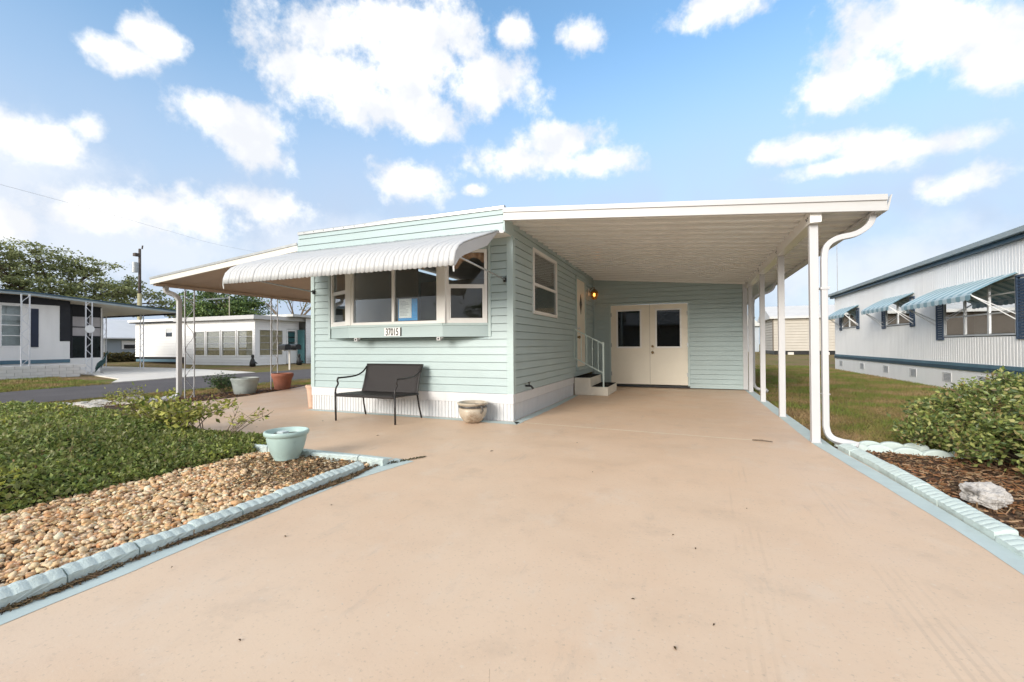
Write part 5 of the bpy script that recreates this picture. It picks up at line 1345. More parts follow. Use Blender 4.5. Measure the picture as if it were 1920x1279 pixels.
for y in (22.9, 20.4, 18.2, 16.25, 14.4, 12.9):
    vt = MB().frame(RP, y, y + 0.42, 0.13, 0.36, 0.03, 0.0125, 0.024).build('skirt_vent', M('vent_pale', (0.55, 0.55, 0.55), 0.6), rn)
    for i in range(5): MB().pbox(RP, y + 0.035, y + 0.385, 0.168 + i * 0.032, 0.186 + i * 0.032, 0.013, 0.02).build('louvre', vent_m, vt)
mb = MB(); mb.prism([(-0.12, 3.13), (0.0, 3.13), (0.0, 3.22), (-0.10, 3.22)], lambda p, q, a: (6.08 + p, a, q), RY0, RY1 + 0.3); mb.build('fascia', blue_dark, rn)
mb = MB(); mb.prism([(-0.20, 3.225), (-0.05, 3.225), (4.0, 3.50), (4.0, 3.52), (-0.19, 3.335), (-0.22, 3.32)], lambda p, q, a: (6.08 + p, a, q), RY0, RY1 + 0.45); mb.build('roof', M('roof_blue_grey', (0.38, 0.45, 0.48), 0.4, 0.08, 2, dirt=0.2), rn)
mb = MB(); mb.tube([(5.93, RY1 + 0.46, 3.27), (5.93, RY1 + 0.52, 3.27)], 0.05, 8); mb.build('gutter_end', pale_blue, rn)
shut_m = M('shutter_navy', (0.055, 0.085, 0.14), 0.5, 0.1, 4)
curtain_m = M('pale_curtain', (0.55, 0.53, 0.48), 0.9, 0.1, 6)
for (a, b, c, d_, sh, nl) in rw:
    w0, w1 = a + sh, b - sh
    w = MB().frame(RP, w0, w1, c + 0.02, d_ - 0.02, 0.04, -0.03, 0.02).build('window', M('alu_frame', (0.6, 0.61, 0.62), 0.4, metal=0.3), rn)
    for i in range(1, nl):
        u = w0 + (w1 - w0) * i / nl; MB().pbox(RP, u - 0.03, u + 0.03, c + 0.06, d_ - 0.06, -0.02, 0.018).build('mullion', MATS['alu_frame'], w)
    for i in range(nl):
        p0_, p1_ = w0 + 0.04 + (w1 - w0 - .08) * i / nl, w0 + 0.04 + (w1 - w0 - .08) * (i + 1) / nl
        MB().pbox(RP, p0_ + 0.03, p1_ - 0.03, c + 0.07, d_ - 0.07, -0.006, -0.002).build('pane', glass, w)
        if nl == 3:
            for f in (0.40, 0.72): MB().pbox(RP, p0_ + .03, p1_ - .03, c + (d_ - c) * f, c + (d_ - c) * f + 0.03, -0.0015, 0.012).build('window_bar', MATS['alu_frame'], w)
    for s0_, s1_ in ((a, a + sh - 0.004), (b - sh + 0.004, b)):
        s = MB().frame(RP, s0_, s1_, c - 0.06, d_ - 0.0, 0.045, 0.009, 0.034).build('shutter', shut_m, rn)
        k_ = int((d_ - c - .06) / 0.06)
        for i in range(k_): MB().pbox(RP, s0_ + 0.046, s1_ - 0.046, c + i * 0.06, c + 0.048 + i * 0.06, 0.009, 0.026).build('louvre', shut_m, s)
for y0_, y1_, lab in ((12.3, 12.75, 'pale curtain at the near side of the big window of the long white home'), (14.1, 14.6, 'pale curtain at the far side of the big window of the long white home'), (16.7, 17.2, 'pale curtain in the middle window of the long white home')):
    tag(MB().box(6.6, 6.62, y0_, y1_, 0.9, 2.45).build('curtain', curtain_m), lab, 'curtain')
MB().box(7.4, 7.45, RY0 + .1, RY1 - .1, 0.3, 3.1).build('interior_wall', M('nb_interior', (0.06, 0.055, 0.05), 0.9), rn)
aw_blue = M('awning_blue', (0.20, 0.33, 0.38), 0.4, 0.08, 3, dirt=0.12, dirtcol=(0.4, 0.45, 0.47)); aw_pale = M('awning_pale', (0.46, 0.56, 0.59), 0.45, 0.04, 3)
for (a, b, zt, zf, dd_, n_) in ((20.9, 23.2, 2.58, 2.25, 0.50, 10), (16.35, 18.6, 2.57, 2.20, 0.62, 12), (11.95, 15.15, 2.50, 2.10, 0.74, 18)):
    fr2 = MB(); x0_, x1_ = 6.08 - 0.01, 6.08 - dd_
    fr2.tube([(x1_ + .02, a, zf), (x1_ + .02, b, zf)], 0.014, 6); fr2.tube([(x0_, a, zt), (x0_, b, zt)], 0.014, 6)
    A = fr2.build('awning', aw_pale, rn)
    sw2 = (b - a) / n_; mb = MB()
    for i, (xx, zz) in enumerate(((x0_, zt), (x0_ - dd_ * .5, zt - (zt - zf) * .45), (x1_ + .03, zf + 0.03), (x1_, zf - 0.02), (x1_ + 0.005, zf - 0.10))):
        for k in range(5):
            t = k / 4; dn = -0.03 * math.sin(PI * t) if i == 4 else 0
            mb.v.append((xx, sw2 * t, zz + 0.022 * math.sin(PI * t) * (1 if i < 3 else 0.2) + dn))
    for i in range(4):
        for k in range(4): q = i * 5 + k; mb.f.append((q, q + 1, q + 6, q + 5))
    o0 = None
    for i in range(n_):
        loc = Vector((0, a + i * sw2, 0)) - ORG[A.name]
        if o0 is None:
            o0 = mb.build('slat', aw_blue if True else aw_pale, None, local=True, smooth=False); o0.parent = A; o0.location = loc; ORG[o0.name] = ORG[A.name]
            k = o0.modifiers.new('thick', 'SOLIDIFY'); k.thickness = 0.004
            alt = o0.data.copy(); alt.materials.clear(); alt.materials.append(aw_pale)
        else:
            o_ = alias('slat', o0, A, loc)
            if i % 2: o_.data = alt
    for y in (a + 0.04, b - 0.04):
        for dz in (0, 0.14):
            MB().tube([(x1_ + 0.03, y, zf - 0.01), (6.065, y - 0.0, zf - 0.42 - dz * (0.8 if dd_ > .6 else .4))], 0.011, 6).build('support_arm', M('arm_white', (0.78, 0.78, 0.78), 0.4), A)
tag(MB().tube([(7.4, 28.7, 0), (7.4, 28.7, 7.3)], [0.03, 0.012], 6).build('antenna_mast', galv), 'thin antenna mast standing behind the long white home', 'mast')

# far beige home at the end of the right lawn
fb = thing('mobile_home', (11, 53.8, 0), 'beige lap sided home with pale roof beyond the right lawn', 'mobile home')
FP = Pl((0, 53.8, 0), (1, 0, 0), ZV, (0, -1, 0)); FQ = Pl((8.2, 0, 0), (0, 1, 0), ZV, (-1, 0, 0))
beige_s = M('beige_siding', (0.50, 0.46, 0.40), 0.6, 0.05, 1)
siding(FP, fb, 0.35, 3.75, 0.285, 8.2, 24.0, beige_s, slot=0.06, lo=0.05); 
siding(FQ, fb, 0.35, 3.75, 0.285, 53.8, 62.0, beige_s, slot=0.06, lo=0.05)
for o in fb.children: pass
MB().box(8.12, 8.22, 53.74, 53.84, 0.35, 3.75).build('corner_board', M('brown_trim', (0.16, 0.13, 0.10), 0.7), fb)
MB().box(8.3, 24, 53.9, 62, -0.05, 0.36).build('underfloor_shade', dark_metal, fb)  # dark block standing in for the shade under the raised floor
for x in (9.5, 12.6, 15.5): MB().box(x, x + .5, 53.6, 54.0, -0.06, 0.2).build('pier_block', nb_conc, fb)
mb = MB(); mb.prism([(53.3, 3.70), (53.3, 3.92), (57.9, 5.3), (62.4, 3.92), (62.4, 3.70)], lambda p, q, a: (a, p, q), 7.8, 24.5); mb.build('roof', M('roof_pale', (0.62, 0.61, 0.60), 0.6, 0.05, 1), fb)
fb2 = thing('far_house', (20, 75, 0), 'pale low roofed house behind the beige home on the right', 'house')
MB().box(14, 34, 76, 84, -0.05, 4.0).build('wall', nb_white, fb2)
mb = MB(); mb.prism([(75.2, 4.0), (75.2, 4.3), (80, 6.6), (84.8, 4.3), (84.8, 4.0)], lambda p, q, a: (a, p, q), 13.4, 34.6); mb.build('roof', MATS['roof_pale'], fb2)
fh3 = thing('far_house', (3, 66, 0), 'grey gabled house far behind the back posts of the carport', 'house')
MB().box(3.2, 9.2, 72, 80, -0.05, 3.6).build('wall', M('grey_wall', (0.42, 0.46, 0.50), 0.7, 0.05, 1), fh3)
mb = MB(); mb.prism([(2.6, 3.6), (6.2, 6.2), (9.8, 3.6)], lambda p, q, a: (p, a, q), 71.5, 80.5); mb.build('roof', roof_grey, fh3)
MB().box(6.6, 7.4, 71.9, 71.98, 1.2, 2.6).build('window', white_clean, fh3)

# ------------------------------------------------------------------ left neighbour across the road
ln_ = thing('mobile_home', (-25.2, 9, 0), 'white home with navy trim and wide flat carport roof across the road', 'mobile home')
NP = Pl((-25.2, 0, 0), (0, 1, 0), ZV, (1, 0, 0))
mb = MB(); mb.pbox(NP, 6.4, 8.3, 0.62, 2.92, -.05, 0); mb.pbox(NP, 8.3, 9.50, 0.62, 1.16, -.05, 0); mb.pbox(NP, 8.3, 9.50, 2.86, 2.92, -.05, 0); mb.pbox(NP, 9.50, 10.97, 0.62, 2.92, -.05, 0)
mb.box(-37, -25.25, 10.90, 10.95, 0, 3.1); mb.build('wall', nb_white, ln_)
MB().pbox(NP, 6.4, 10.97, 2.921, 3.33, -.05, 0.02).build('charcoal_band', charcoal, ln_)
MB().pbox(NP, 10.63, 10.99, 1.40, 2.921, -.05, 0.012).build('charcoal_panel', charcoal, ln_)
MB().pbox(NP, 6.4, 10.97, 0.47, 0.619, -.05, 0.02).build('blue_band', blue_trim, ln_)
MB().pbox(NP, 6.4, 10.97, -0.05, 0.469, -.05, -0.01).build('skirt_panel', nb_white, ln_)
MB().pbox(NP, 9.72, 9.95, 1.15, 2.74, 0.002, 0.03).build('shutter', navy, ln_)
w = MB().frame(NP, 8.3, 9.50, 1.16, 2.86, 0.05, -0.03, 0.02).build('window', nb_white, ln_)
MB().pbox(NP, 8.35, 9.45, 1.21, 2.81, -0.02, -0.015).build('pane', glass, w)
MB().pbox(NP, 8.83, 8.88, 1.21, 2.81, -0.012, 0.014).build('mullion', nb_white, w)
for z in (1.60, 2.02, 2.42): MB().pbox(NP, 8.35, 9.45, z, z + 0.03, -0.0125, 0.012).build('window_bar', nb_white, w)
mb = MB(); mb.box(-25.55, -25.5, 6.5, 10.8, 0.5, 3.0); mb.build('interior_wall', M('pale_interior', (0.62, 0.66, 0.70), 0.9), ln_)
# low white block planter in front
bm_ = M('painted_block', (0.72, 0.70, 0.68), 0.8, 0.06, 3, dirt=0.2, dirtcol=(0.45, 0.42, 0.38), bump=0.2)
pl_ = thing('block_planter', (-23.2, 9, 0), 'low white painted block planter wall in front of the navy trimmed home', 'planter wall')
b0 = None
for row in range(4):
    for i in range(9):
        y0 = 6.6 + i * 0.42 + (0.21 if row % 2 else 0); 
        loc = Vector((-23.25, y0, -0.05 + row * 0.125)) - ORG[pl_.name]
        if b0 is None:
            b0 = MB().box(0, 0.15, 0, 0.408, 0, 0.117).build('block', bm_, None, local=True); b0.parent = pl_; b0.location = loc
        else: alias('block', b0, pl_, loc)
MB().box(-23.24, -23.12, 6.62, 10.40, -0.05, 0.44).build('mortar_core', M('mortar', (0.5, 0.48, 0.46), 0.9), pl_)
MB().box(-24.9, -23.24, 6.62, 10.35, -0.05, 0.38).build('planter_fill', soil, pl_)
# roof
def nz_(y): return 3.36 if y < 9.4 else 3.36 - (y - 9.4) * (0.38 / 5.6)
ys = [4.0, 9.4, 15.05]
for y0, y1 in zip(ys, ys[1:]):
    MB().hexa([(-24.55, y0, nz_(y0) - .10), (-24.55, y1, nz_(y1) - .10), (-38, y1, nz_(y1) - .10), (-38, y0, nz_(y0) - .10), (-24.55, y0, nz_(y0)), (-24.55, y1, nz_(y1)), (-38, y1, nz_(y1)), (-38, y0, nz_(y0))]).build('roof_panel', M('carport_soffit', (0.68, 0.62, 0.50), 0.5, 0.04, 1), ln_)
    MB().hexa([(-24.54, y0, nz_(y0) - .12), (-24.54, y1, nz_(y1) - .12), (-24.549, y1, nz_(y1) - .12), (-24.549, y0, nz_(y0) - .12), (-24.50, y0, nz_(y0) + .01), (-24.50, y1, nz_(y1) + .01), (-24.549, y1, nz_(y1) + .01), (-24.549, y0, nz_(y0) + .01)]).build('fascia', pale_blue, ln_)
    MB().hexa([(-24.49, y0, nz_(y0) - .04), (-24.49, y1, nz_(y1) - .04), (-24.538, y1, nz_(y1) - .04), (-24.538, y0, nz_(y0) - .04), (-24.49, y0, nz_(y0) + .005), (-24.49, y1, nz_(y1) + .005), (-24.499, y1, nz_(y1) + .02), (-24.499, y0, nz_(y0) + .02)]).build('fascia_stripe', blue_dark, ln_)
MB().box(-38, -24.56, 15.052, 15.12, 2.80, 3.0).build('fascia', charcoal, ln_)
iron_w = M('iron_white', (0.72, 0.73, 0.76), 0.5, 0.05, 5)
iron_post(ln_, -24.3, 9.10, -0.05, 3.24, 0.24, mat=iron_w, r=0.026)
iron_post(ln_, -24.5, 11.20, -0.02, 3.12, 0.22, mat=iron_w, r=0.026)
for x in (-27.4, -30.8, -34.6): iron_post(ln_, x, 14.85, -0.02, 2.9, 0.16, mat=iron_w, r=0.022)
mb = MB(); mb.tube([(-24.46, 11.31, 1.93), (-24.42, 11.31, 1.93)], 0.17, 20)
tag(mb.build('oval_plaque', M('plaque_white', (0.8, 0.8, 0.8), 0.5)), 'white round plaque hung on the iron posts of the navy trimmed home', 'plaque')
# screened porch under that carport
sc_ = thing('screened_porch', (-26.5, 11.9, 0), 'dark screened porch under the carport roof across the road', 'porch')
SP = Pl((-26.2, 0, 0), (0, 1, 0), ZV, (1, 0, 0))
MB().pbox(SP, 10.98, 12.6, -0.03, 0.64, -0.06, 0).build('knee_wall', nb_white, sc_)
for y in (11.45, 12.05, 12.56): MB().pbox(SP, y, y + 0.05, 0.641, 3.0, -0.05, 0.0).build('mullion', charcoal if y < 12.5 else nb_white, sc_)
for z in (0.642, 1.62, 2.05, 2.55): MB().pbox(SP, 10.98, 12.555, z, z + 0.04, -0.045, -0.002).build('rail', charcoal, sc_)
MB().pbox(SP, 10.98, 12.55, 1.663, 2.549, -0.048, -0.046).build('upper_screen', M('screen_reflection', (0.50, 0.48, 0.50), 0.6, 0.1, 3), sc_)  # pale colour painted in for the reflection on the upper panes
MB().pbox(SP, 10.98, 12.55, 0.683, 1.619, -0.048, -0.046).build('lower_screen', dark_glass, sc_)
MB().pbox(SP, 10.98, 12.6, 2.591, 3.1, -0.048, -0.046).build('top_screen', charcoal, sc_)
MB().box(-30, -26.3, 12.55, 12.6, 0, 3.0).build('wall', charcoal, sc_)
MB().box(-30, -29.9, 10.98, 12.55, 0, 3.0).build('wall', charcoal, sc_)
ss = thing('porch_settee', (-27.5, 11.5, 0), 'red cushioned settee dimly seen in the screened porch', 'settee')
red_c = M('red_cushion', (0.20, 0.045, 0.03), 0.9, 0.2, 10)
MB().box(-27.7, -27.0, 11.05, 12.3, 0.42, 0.62).build('seat', red_c, ss, bevel=.03); MB().box(-27.85, -27.7, 11.05, 12.3, 0.42, 1.15).build('backrest', red_c, ss, bevel=.03); MB().box(-27.8, -27.0, 11.0, 12.35, 0.0, 0.41).build('base', dark_metal, ss)
# long-necked bird standing at the drive
bd_m = M('bird_plumage', (0.012, 0.045, 0.050), 0.4, 0.5, 14, col2=(0.02, 0.075, 0.07))
bd = thing('long_necked_bird', (-24.2, 11.62, -0.02), 'dark blue green long-necked bird standing on the drive across the road', 'bird')
mb = MB()
body = [((0, -0.20, 0.16), 0.02), ((0, -0.16, 0.26), 0.06), ((0, -0.06, 0.40), 0.105), ((0, 0.04, 0.50), 0.10), ((0, 0.10, 0.58), 0.055), ((0, 0.13, 0.66), 0.032), ((0, 0.15, 0.76), 0.026), ((0, 0.16, 0.84), 0.028), ((0, 0.185, 0.875), 0.036), ((0, 0.215, 0.87), 0.026), ((0, 0.25, 0.855), 0.010), ((0, 0.30, 0.845), 0.003)]
pth = [p for p, _ in body]; mb.tube(pth, [q for _, q in body], 10); mb.build('body', bd_m, bd, smooth=True, local=True)
MB().tube([(0, -0.05, 0.34), (0.0, -0.17, 0.17), (0, -0.24, 0.05)], [0.07, 0.06, 0.015], 8, flat=(1, .4)).build('tail', bd_m, bd, smooth=True, local=True)
for s_ in (-1, 1):
    MB().tube([(s_ * .04, 0.0, 0.40), (s_ * .045, -0.03, 0.2), (s_ * .045, 0.0, 0.01), (s_ * .045, 0.07, 0.005)], [0.022, 0.009, 0.008, 0.006], 6).build('leg', dark_metal, bd, local=True)
    MB().tube([(s_ * .08, 0.06, 0.50), (s_ * .105, -0.05, 0.38), (s_ * .07, -0.19, 0.20)], [0.03, 0.06, 0.012], 8, flat=(.35, 1)).build('wing', bd_m, bd, smooth=True, local=True)
MB().tube([(0, 0.175, 0.905), (0, 0.15, 0.96)], [0.008, 0.012], 5).build('crest', bd_m, bd, local=True)

# ------------------------------------------------------------------ far white house with sunroom
fw = thing('sunroom_house', (-27, 20, 0), 'white house with a long row of sunroom windows across the road', 'house')
SPF = Pl((0, 19.64, 0), (1, 0, 0), ZV, (0, -1, 0)); SPS = Pl((-24.85, 0, 0), (0, 1, 0), ZV, (1, 0, 0))
fws = M('far_white', (0.87, 0.86, 0.85), 0.6, 0.03, 1)
wx = [(-30.45, -29.45), (-29.25, -28.0), (-27.80, -26.55), (-26.35, -25.05)]
siding(SPF, fw, -0.05, 2.85, 0.17, -31.4, -24.85, fws, [(-30.5, -25.0, 0.50, 2.18)], slot=0.02, lo=0.03)
wy = [(19.95, 20.75), (20.85, 21.65)]
siding(SPS, fw, -0.05, 2.85, 0.17, 19.64, 22.95, fws, [(19.90, 21.70, 0.50, 2.22), (21.92, 22.78, -0.05, 2.26)])
glz = glass_mat('sunroom_glass', (0.92, 0.92, 0.88))
cur = M('sunroom_curtain', (0.66, 0.61, 0.48), 0.9, 0.12, 4, stretch=(6, 6, 0.3))
grf = M('sunroom_rail', (0.48, 0.48, 0.49), 0.5)
for (pl, wins, v0, v1) in ((SPF, wx, 0.50, 2.18), (SPS, wy, 0.50, 2.22)):
    u0_, u1_ = wins[0][0] - 0.05, wins[-1][1] + 0.05
    for (a, b) in wins:
        w = MB().frame(pl, a - 0.07, b + 0.07, v0, v1, 0.075, -0.05, 0.02).build('window', fws, fw)
        MB().pbox(pl, a, b, v0 + 0.07, v1 - 0.07, -0.03, -0.025).build('pane', glz, w)
        for f in (0.25, 0.5, 0.75): MB().pbox(pl, a, b, v0 + (v1 - v0) * f - .018, v0 + (v1 - v0) * f + .018, -0.0245, 0.008).build('window_bar', grf, w)
        mb = MB(); k = 14
        for i in range(k):
            q = a + (b - a) * i / k; q2 = a + (b - a) * (i + 1) / k
            P = pl.p; n1_ = -0.07 - 0.03 * (i % 2); n2_ = -0.07 - 0.03 * ((i + 1) % 2)
            b_ = len(mb.v); mb.v += [P(q, v0, n1_), P(q2, v0, n2_), P(q2, v1, n2_), P(q, v1, n1_)]; mb.f.append((b_, b_ + 1, b_ + 2, b_ + 3))
        mb.build('curtain', cur, w)
# glazed door, open teal screen leaf
teal_d = M('teal_door', (0.10, 0.24, 0.25), 0.5, 0.1, 4)
dr = MB().frame(SPS, 21.95, 22.75, -0.02, 2.24, 0.11, -0.04, 0.01).build('door', fws, fw)
MB().pbox(SPS, 22.06, 22.64, -0.0, 0.85, -0.03, 0.0).build('door_panel', fws, dr)
for z in (0.86, 1.36, 1.72): MB().pbox(SPS, 22.06, 22.64, z + .03, z + (0.46 if z < 1 else .33), -0.02, -0.012).build('pane', M('teal_pane', (0.05, 0.12, 0.13), 0.1), dr)
MB().box(-24.80, -24.2, 22.80, 22.84, -0.02, 2.22).build('screen_door', teal_d, fw)
mb = MB(); mb.box(-31.4, -31.3, 19.7, 24, 0, 2.85); mb.box(-31.3, -24.9, 23.9, 24, 0, 2.85); mb.box(-31.2, -24.95, 19.7, 23.8, -0.04, 0.0); mb.build('wall', fws, fw)
mb = MB(); mb.prism([(-31.8, 2.86), (-24.45, 2.86), (-24.45, 3.02), (-31.8, 3.02)], lambda p, q, a: (p, a, q), 19.25, 23.2); mb.build('roof', M('roof_lilac', (0.52, 0.53, 0.58), 0.5, 0.06, 1), fw)
mb = MB(); mb.box(-31.9, -24.40, 19.20, 19.248, 2.80, 3.04); mb.box(-24.448, -24.40, 19.25, 23.2, 2.80, 3.04); mb.build('fascia', white, fw)
mb = MB(); mb.box(-31.0, -23.9, 21.6, 27, 3.06, 3.22); mb.build('upper_roof', roof_grey, fw)
SP3 = Pl((-24.2, 0, 0), (0, 1, 0), ZV, (1, 0, 0))
siding(SP3, fw, -0.05, 3.05, 0.17, 22.95, 27.5, fws, slot=0.02, lo=0.03)
MB().pbox(SP3, 23.85, 24.3, 1.15, 2.25, 0.018, 0.16).build('meter_cabinet', M('cabinet_beige', (0.62, 0.57, 0.48), 0.6), fw)
MB().pbox(SP3, 24.4, 24.5, 0.75, 1.35, 0.018, 0.08).build('conduit', dark_metal, fw)
# attached white home to the left
fl_ = thing('mobile_home', (-36, 20, 0), 'white lap sided home standing on open piers left of the sunroom house', 'mobile home')
SP4 = Pl((0, 20.3, 0), (1, 0, 0), ZV, (0, -1, 0))
siding(SP4, fl_, 0.42, 2.85, 0.19, -38.0, -31.9, fws, [(-34.55, -33.75, 1.80, 2.48)], slot=0.02, lo=0.03)
w = MB().frame(SP4, -34.57, -33.73, 1.78, 2.50, 0.07, -0.04, 0.02).build('window', fws, fl_)
MB().pbox(SP4, -34.5, -33.8, 1.85, 2.12, -0.02, -0.01).build('lower_pane', dark_glass, w); MB().pbox(SP4, -34.5, -33.8, 2.15, 2.43, -0.02, -0.01).build('upper_pane', M('blind_white', (0.6, 0.6, 0.6), 0.6), w)
mb = MB(); mb.box(-38.2, -31.85, 20.0, 26, 2.86, 2.93); mb.build('fascia', charcoal, fl_)
mb = MB(); mb.prism([(19.95, 2.93), (26.2, 2.93), (26.2, 3.1), (23, 3.35), (19.95, 3.1)], lambda p, q, a: (a, p, q), -38.3, -31.82); mb.build('roof', fws, fl_)
MB().box(-37.9, -32, 20.5, 25.8, 0.0, 0.40).build('underfloor_shade', dark_metal, fl_)  # solid dark fill painted as shade in the open gap below
MB().box(-37.8, -33.2, 20.22, 20.28, 0.08, 0.26).build('skirt_panel', blue_trim, fl_)
# grey house further back
gh = thing('far_house', (-46, 21, 0), 'grey blue house with pale metal roof far behind the carport posts', 'house')
gw = M('grey_blue_wall', (0.33, 0.38, 0.43), 0.7, 0.06, 1)
MB().box(-54, -46, 19.0, 27.5, -0.05, 1.9).build('wall', gw, gh)
mb = MB(); mb.prism([(-45.4, 1.85), (-45.4, 1.95), (-50, 3.75), (-54.6, 1.95), (-54.6, 1.85)], lambda p, q, a: (p, a, q), 18.5, 28); mb.build('roof', M('roof_white_metal', (0.72, 0.73, 0.75), 0.5, 0.03, 1), gh)
mb = MB(); w = mb.box(-45.98, -45.93, 23.5, 24.7, 0.95, 1.7).build('window', fws, gh)
MB().box(-45.925, -45.90, 23.65, 24.55, 1.0, 1.35).build('pane', dark_metal, w)
MB().box(-45.98, -45.9, 22.1, 22.3, 0, 1.9).build('corner_board', fws, gh); MB().box(-45.98, -45.9, 20.6, 20.8, 0, 1.9).build('corner_board', fws, gh)
pf = thing('picket_fence', (-43.5, 24.5, 0), 'short white picket fence by the grey blue house', 'fence')
for i in range(12): MB().box(-43.5, -43.46, 23.8 + i * 0.16, 23.9 + i * 0.16, -0.05, 0.95).build('picket', fws, pf)
for z in (0.25, 0.7): MB().box(-43.55, -43.501, 23.8, 25.7, z, z + .08).build('rail', fws, pf)
hg_m = island_mat('hedge_brownish', [(0.10, 0.09, 0.03), (0.16, 0.13, 0.05), (0.06, 0.07, 0.025), (0.20, 0.16, 0.07)], 0.8, 0.1)
hg = thing('clipped_hedge', (-42.5, 22, 0), 'low olive brown hedge in front of the grey blue house', 'hedge')
P = np.stack([NR.uniform(-43, -42.2, 5000), NR.uniform(18.5, 25.8, 5000), np.abs(NR.normal(0, .35, 5000)).clip(0, .62)], 1)
fol('foliage', P, 0.4, 0.18, 0.6, hg_m, hg)
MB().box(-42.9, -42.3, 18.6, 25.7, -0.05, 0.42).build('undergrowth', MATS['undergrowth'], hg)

# mailbox pair and small figures by the sunroom house
mbx = thing('mailbox', (-18.7, 16.7, 0), 'pair of dark mailboxes on a pale post at the far road edge', 'mailbox')
MB().tube([(-18.7, 16.7, -0.06), (-18.7, 16.7, 0.95)], 0.045, 6).build('post', nb_conc, mbx)
for dy in (-0.32, 0.32):
    mb = MB(); mb.prism([(-0.10, 0.95)] + [(0.10 * math.cos(PI - PI * i / 8) , 1.13 + 0.10 * math.sin(PI * i / 8)) for i in range(9)] + [(0.10, 0.95)], lambda p, q, a: (-18.7 + a, 16.7 + dy + p * 1.8, q), -0.25, 0.25); mb.build('box', dark_metal, mbx)
MB().box(-18.75, -18.65, 16.3, 17.1, 0.90, 0.949).build('cross_arm', nb_conc, mbx)
for (x, y, lab) in ((-23.6, 18.5, 'small black garden figure left of the dark mailboxes'), (-22.6, 20.9, 'small black garden figure in front of the sunroom door')):
    f_ = MB(); f_.lathe([(0.10, -0.05), (0.17, 0.0), (0.15, 0.2), (0.09, 0.38), (0.06, 0.46), (0.085, 0.52), (0.085, 0.6), (0.03, 0.66)], (x, y, 0), 12); f_.tube([(x, y, .3), (x + .1, y + .22, .12)], [.06, .03], 6)
    tag(f_.build('garden_figure', dark_metal, None, smooth=True), lab, 'figure')
cab = MB(); cab.hexa([(-23.9, 23.3, -0.05), (-22.9, 23.3, -0.05), (-22.9, 24.6, -0.05), (-23.9, 24.6, -0.05), (-23.95, 23.25, .55), (-22.85, 23.25, .55), (-22.85, 24.65, .55), (-23.95, 24.65, .62)])
tag(cab.build('storage_bin', blue_dark, None, bevel=.04), 'low dark blue storage bin beside the white house wall', 'bin')

# antenna on the sunroom house
an = thing('roof_antenna', (-29, 21.0, 3.0), 'television antenna on a tan mast above the sunroom house', 'antenna')
MB().tube([(-29.0, 21.0, 3.0), (-29.0, 21.0, 4.55)], 0.03, 6).build('mast', M('mast_tan', (0.42, 0.38, 0.28), 0.6), an)
MB().tube([(-31.2, 20.9, 4.40), (-28.9, 21.0, 4.45)], 0.018, 5).build('boom', galv, an)
for i in range(6): MB().tube([(-31.1 + i * 0.38, 20.5, 4.42), (-31.1 + i * 0.38, 21.4, 4.42)], 0.01, 4).build('element', galv, an)

# ------------------------------------------------------------------ utility pole and wire
up = thing('utility_pole', (-51.2, 27.7, 0), 'tall wooden utility pole with a grey transformer behind the carport across the road', 'utility pole')
wood = M('pole_wood', (0.10, 0.08, 0.07), 0.9, 0.2, 4); wood_l = M('pole_pale', (0.36, 0.33, 0.20), 0.8, 0.1, 4)
MB().tube([(-51.2, 27.7, 6.5), (-51.2, 27.7, 11.0)], [0.13, 0.11], 10).build('upper_pole', wood, up, smooth=True)
MB().tube([(-51.2, 27.7, -0.06), (-51.2, 27.7, 6.5)], [0.20, 0.19], 10).build('lower_pole', wood_l, up, smooth=True)
MB().tube([(-51.35, 27.36, 8.6), (-51.35, 27.36, 9.6)], 0.23, 12).build('transformer', galv, up)
MB().box(-51.4, -51.0, 27.2, 27.6, 10.2, 10.5).build('insulator', wood, up); MB().tube([(-51.1, 27.85, 11.0), (-51.1, 27.9, 11.35)], 0.07, 6).build('insulator', wood, up)
wp = [(-22.50, 7.13, 6.92), (-22.02, 10.56, 6.60), (-24.82, 14.82, 7.08), (-28.38, 20.93, 7.76), (-32.58, 35.38, 9.13)]
tag(MB().tube(smooth_path(wp, 6), 0.0045, 5).build('overhead_wire', galv), 'thin overhead wire sagging across the left sky', 'wire')

